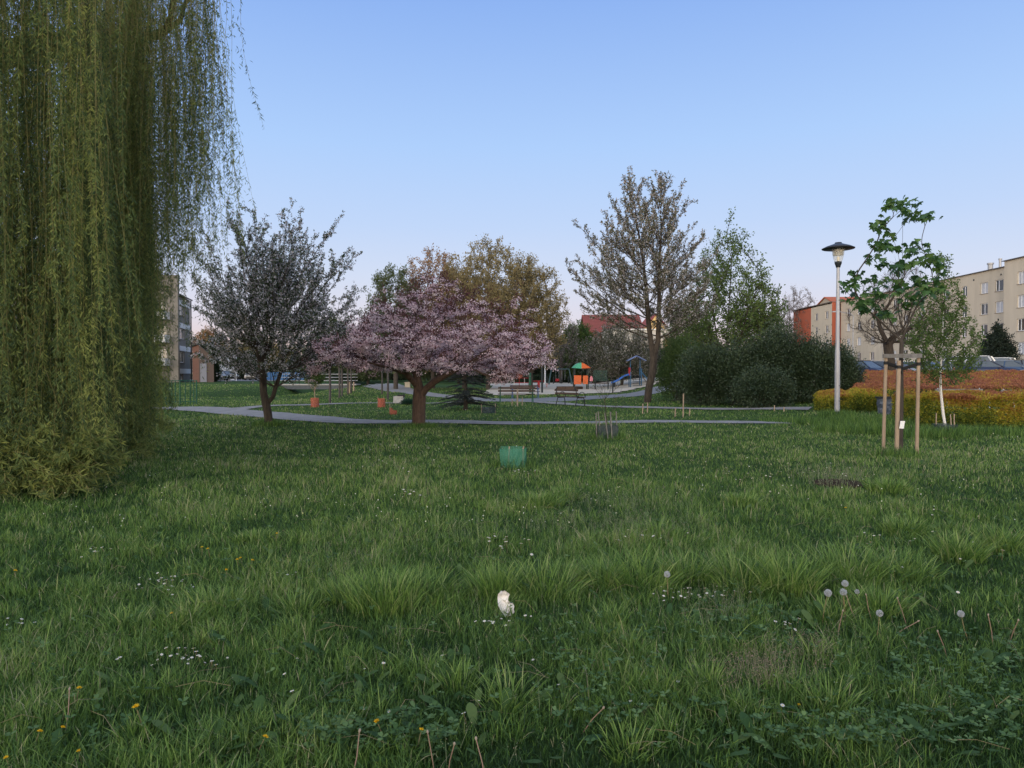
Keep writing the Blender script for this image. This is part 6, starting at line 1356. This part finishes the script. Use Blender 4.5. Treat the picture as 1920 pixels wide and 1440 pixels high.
for px, py, lb in [(1640, 1117, 'bare dandelion stalk right of the dandelion clocks'), (1706, 1124, 'long leaning bare stalk right of the dandelion clocks'), (1615, 1122, 'leaning bare stalk just right of the clock pair'), (1672, 1140, 'short bare stalk between two longer ones'), (1868, 1158, 'bare stalk at the right edge of the lawn'), (1895, 1156, 'outermost bare stalk by the right picture edge'), (1784, 1182, 'short bare stalk in the right lawn'), (1573, 1145, 'bare stalk below the dandelion clocks'),
        (655, 1388, 'reddish bare stalk at the bottom left of centre'), (815, 1375, 'leaning reddish stalk, left of two at the bottom'), (838, 1378, 'leaning reddish stalk, right of two at the bottom'), (912, 1398, 'bare stalk with a pale tip at the bottom centre'), (1092, 1300, 'curved bare stalk in the middle foreground'), (115, 1305, 'pale bent stalk above the bottom left dandelions')]:
    place(p, u, px, py, .19, 1.0, lb, 'bare dandelion stalks', .3)
p = proto_daisy(); u = []; rd = random.Random(9)
CL = [((350, 1235), 115, 30, 30, 'small white daisy in the big lower left drift'), ((310, 1090), 70, 18, 26, 'small white daisy in the left drift before the willow'), ((180, 1035), 40, 12, 9, 'small white daisy in the upper left patch'), ((25, 1168), 28, 14, 6, 'small white daisy at the left picture edge'),
      ((530, 1075), 40, 12, 9, 'small white daisy beside the leaning dandelion buds'), ((935, 1163), 55, 12, 13, 'small white daisy around the crumpled tissue'), ((1268, 1112), 40, 16, 18, 'small white daisy below the lone dandelion clock'), ((1340, 1112), 60, 14, 12, 'small white daisy below the middle tussocks'),
      ((1475, 1168), 30, 12, 7, 'larger white daisy left of the dandelion clocks'), ((980, 882), 50, 8, 16, 'small white daisy behind the green mesh guard'), ((765, 925), 35, 10, 14, 'small white daisy in the patch left of the green guard'), ((1215, 1003), 60, 12, 14, 'small white daisy in the pale weed drift'), ((950, 1015), 60, 16, 14, 'small white daisy on the centre lawn'),
      ((1450, 880), 180, 25, 34, 'small white daisy on the lawn before the staked maple'), ((700, 860), 200, 25, 22, 'small white daisy on the lawn in front of the cherry'), ((1700, 1000), 170, 60, 22, 'small white daisy near the bare earth patch'), ((1000, 1290), 600, 90, 18, 'single white daisy scattered in the foreground')]
for (cx, cy), rx, ry, n, lb in CL:
    for k in range(n):
        px, py = rd.gauss(cx, rx * .5), rd.gauss(cy, ry * .55); s_ = 1.0 if cy > 1050 else 1.4
        place(p, u, px, py, .078, s_ * rd.uniform(.6, 1.0), lb, 'white daisies in the lawn', .2)
g = G(); rng = np.random.default_rng(17); n = 900; py = rng.uniform(765, 1000, n); px = rng.uniform(0, 1920, n); d = gd(py); x = sx(px, d); C = np.stack([x, d, gz(x, d) + rng.uniform(.05, .12, n)], 1)
kp = ~inpoly(x, d, SAND) & (vnoise(x, d, 2.5, 8) > .45); C = C[kp]; n = len(C); leaves(g, C, spread(np.repeat([[1., 0, .2]], n, 0), rng, .6), .009 + C[:, 1] * .0009, .009 + C[:, 1] * .0007, rng)
stuff(g.build('tiny_flowers', leafmat('tiny_flower', [(.60, .62, .55), (.7, .68, .6), (.6, .6, .25)], .2)), 'countless tiny pale flowers dotting the far lawn', 'flowers')

# --- crumpled tissue
def tissue():
    d = gd(1163); x = sx(946, d); z0 = g1(x, d); rng = np.random.default_rng(12)
    ol = np.array([(838, 556), (840, 536), (848, 522), (858, 516), (866, 521), (876, 515), (889, 519), (898, 530), (904, 541), (898, 550), (894, 561), (902, 572), (911, 584), (922, 585), (929, 594), (926, 608), (931, 622), (920, 634), (905, 640), (893, 637), (880, 644), (868, 637), (858, 622), (850, 606), (842, 588), (839, 571)], float)
    c0 = np.array([876., 578.]); k = len(ol); sc_ = 1 / 2.88 / FP * d; rings = 9; P = []
    for r in range(rings + 1):
        f = r / rings
        for i, p in enumerate(ol):
            q = c0 + (p - c0) * f; u, v = (q[0] - c0[0]) * sc_, (c0[1] - q[1]) * sc_
            fold = .014 * math.sin(i * 1.45 + f * 2.0) * f + .016 * (vnoise(u * 75 + 9, v * 75 + 4, 1.0, 3) - .5) * 2 - .02 * f ** 2
            P.append((x + u, d + float(fold) + v * .25, z0 + .088 + v))
    F = [[r * k + i, r * k + (i + 1) % k, (r + 1) * k + (i + 1) % k, (r + 1) * k + i] for r in range(rings) for i in range(k)]
    P = np.array(P); F = np.array(F); g = G(); g.add(P, F); g.add(P + (0, .004, 0), F[:, ::-1]); tag(g.build('crumpled_tissue', mat('tissue', (.72, .69, .67), .9), origin=(x, d, z0), smooth=True), 'crumpled white paper tissue lying in the foreground grass', 'litter')
tissue()
# --- bare patch with a concrete cover
def cover():
    d = 10.05; x = sx(1575, d); z0 = g1(x, d); g = G(); g.lathe([(.0, z0 + .03), (.33, z0 + .028), (.35, z0 + .01), (.36, z0 - .06)], (x, d, 0), 30); tag(g.build('manhole_cover', mat('cover', (.055, .042, .03), .95, noise=.5, scale=14, bump=.5, spec=0), origin=(x, d, z0)), 'dark round cover in a bare patch of the lawn', 'manhole cover')
cover()
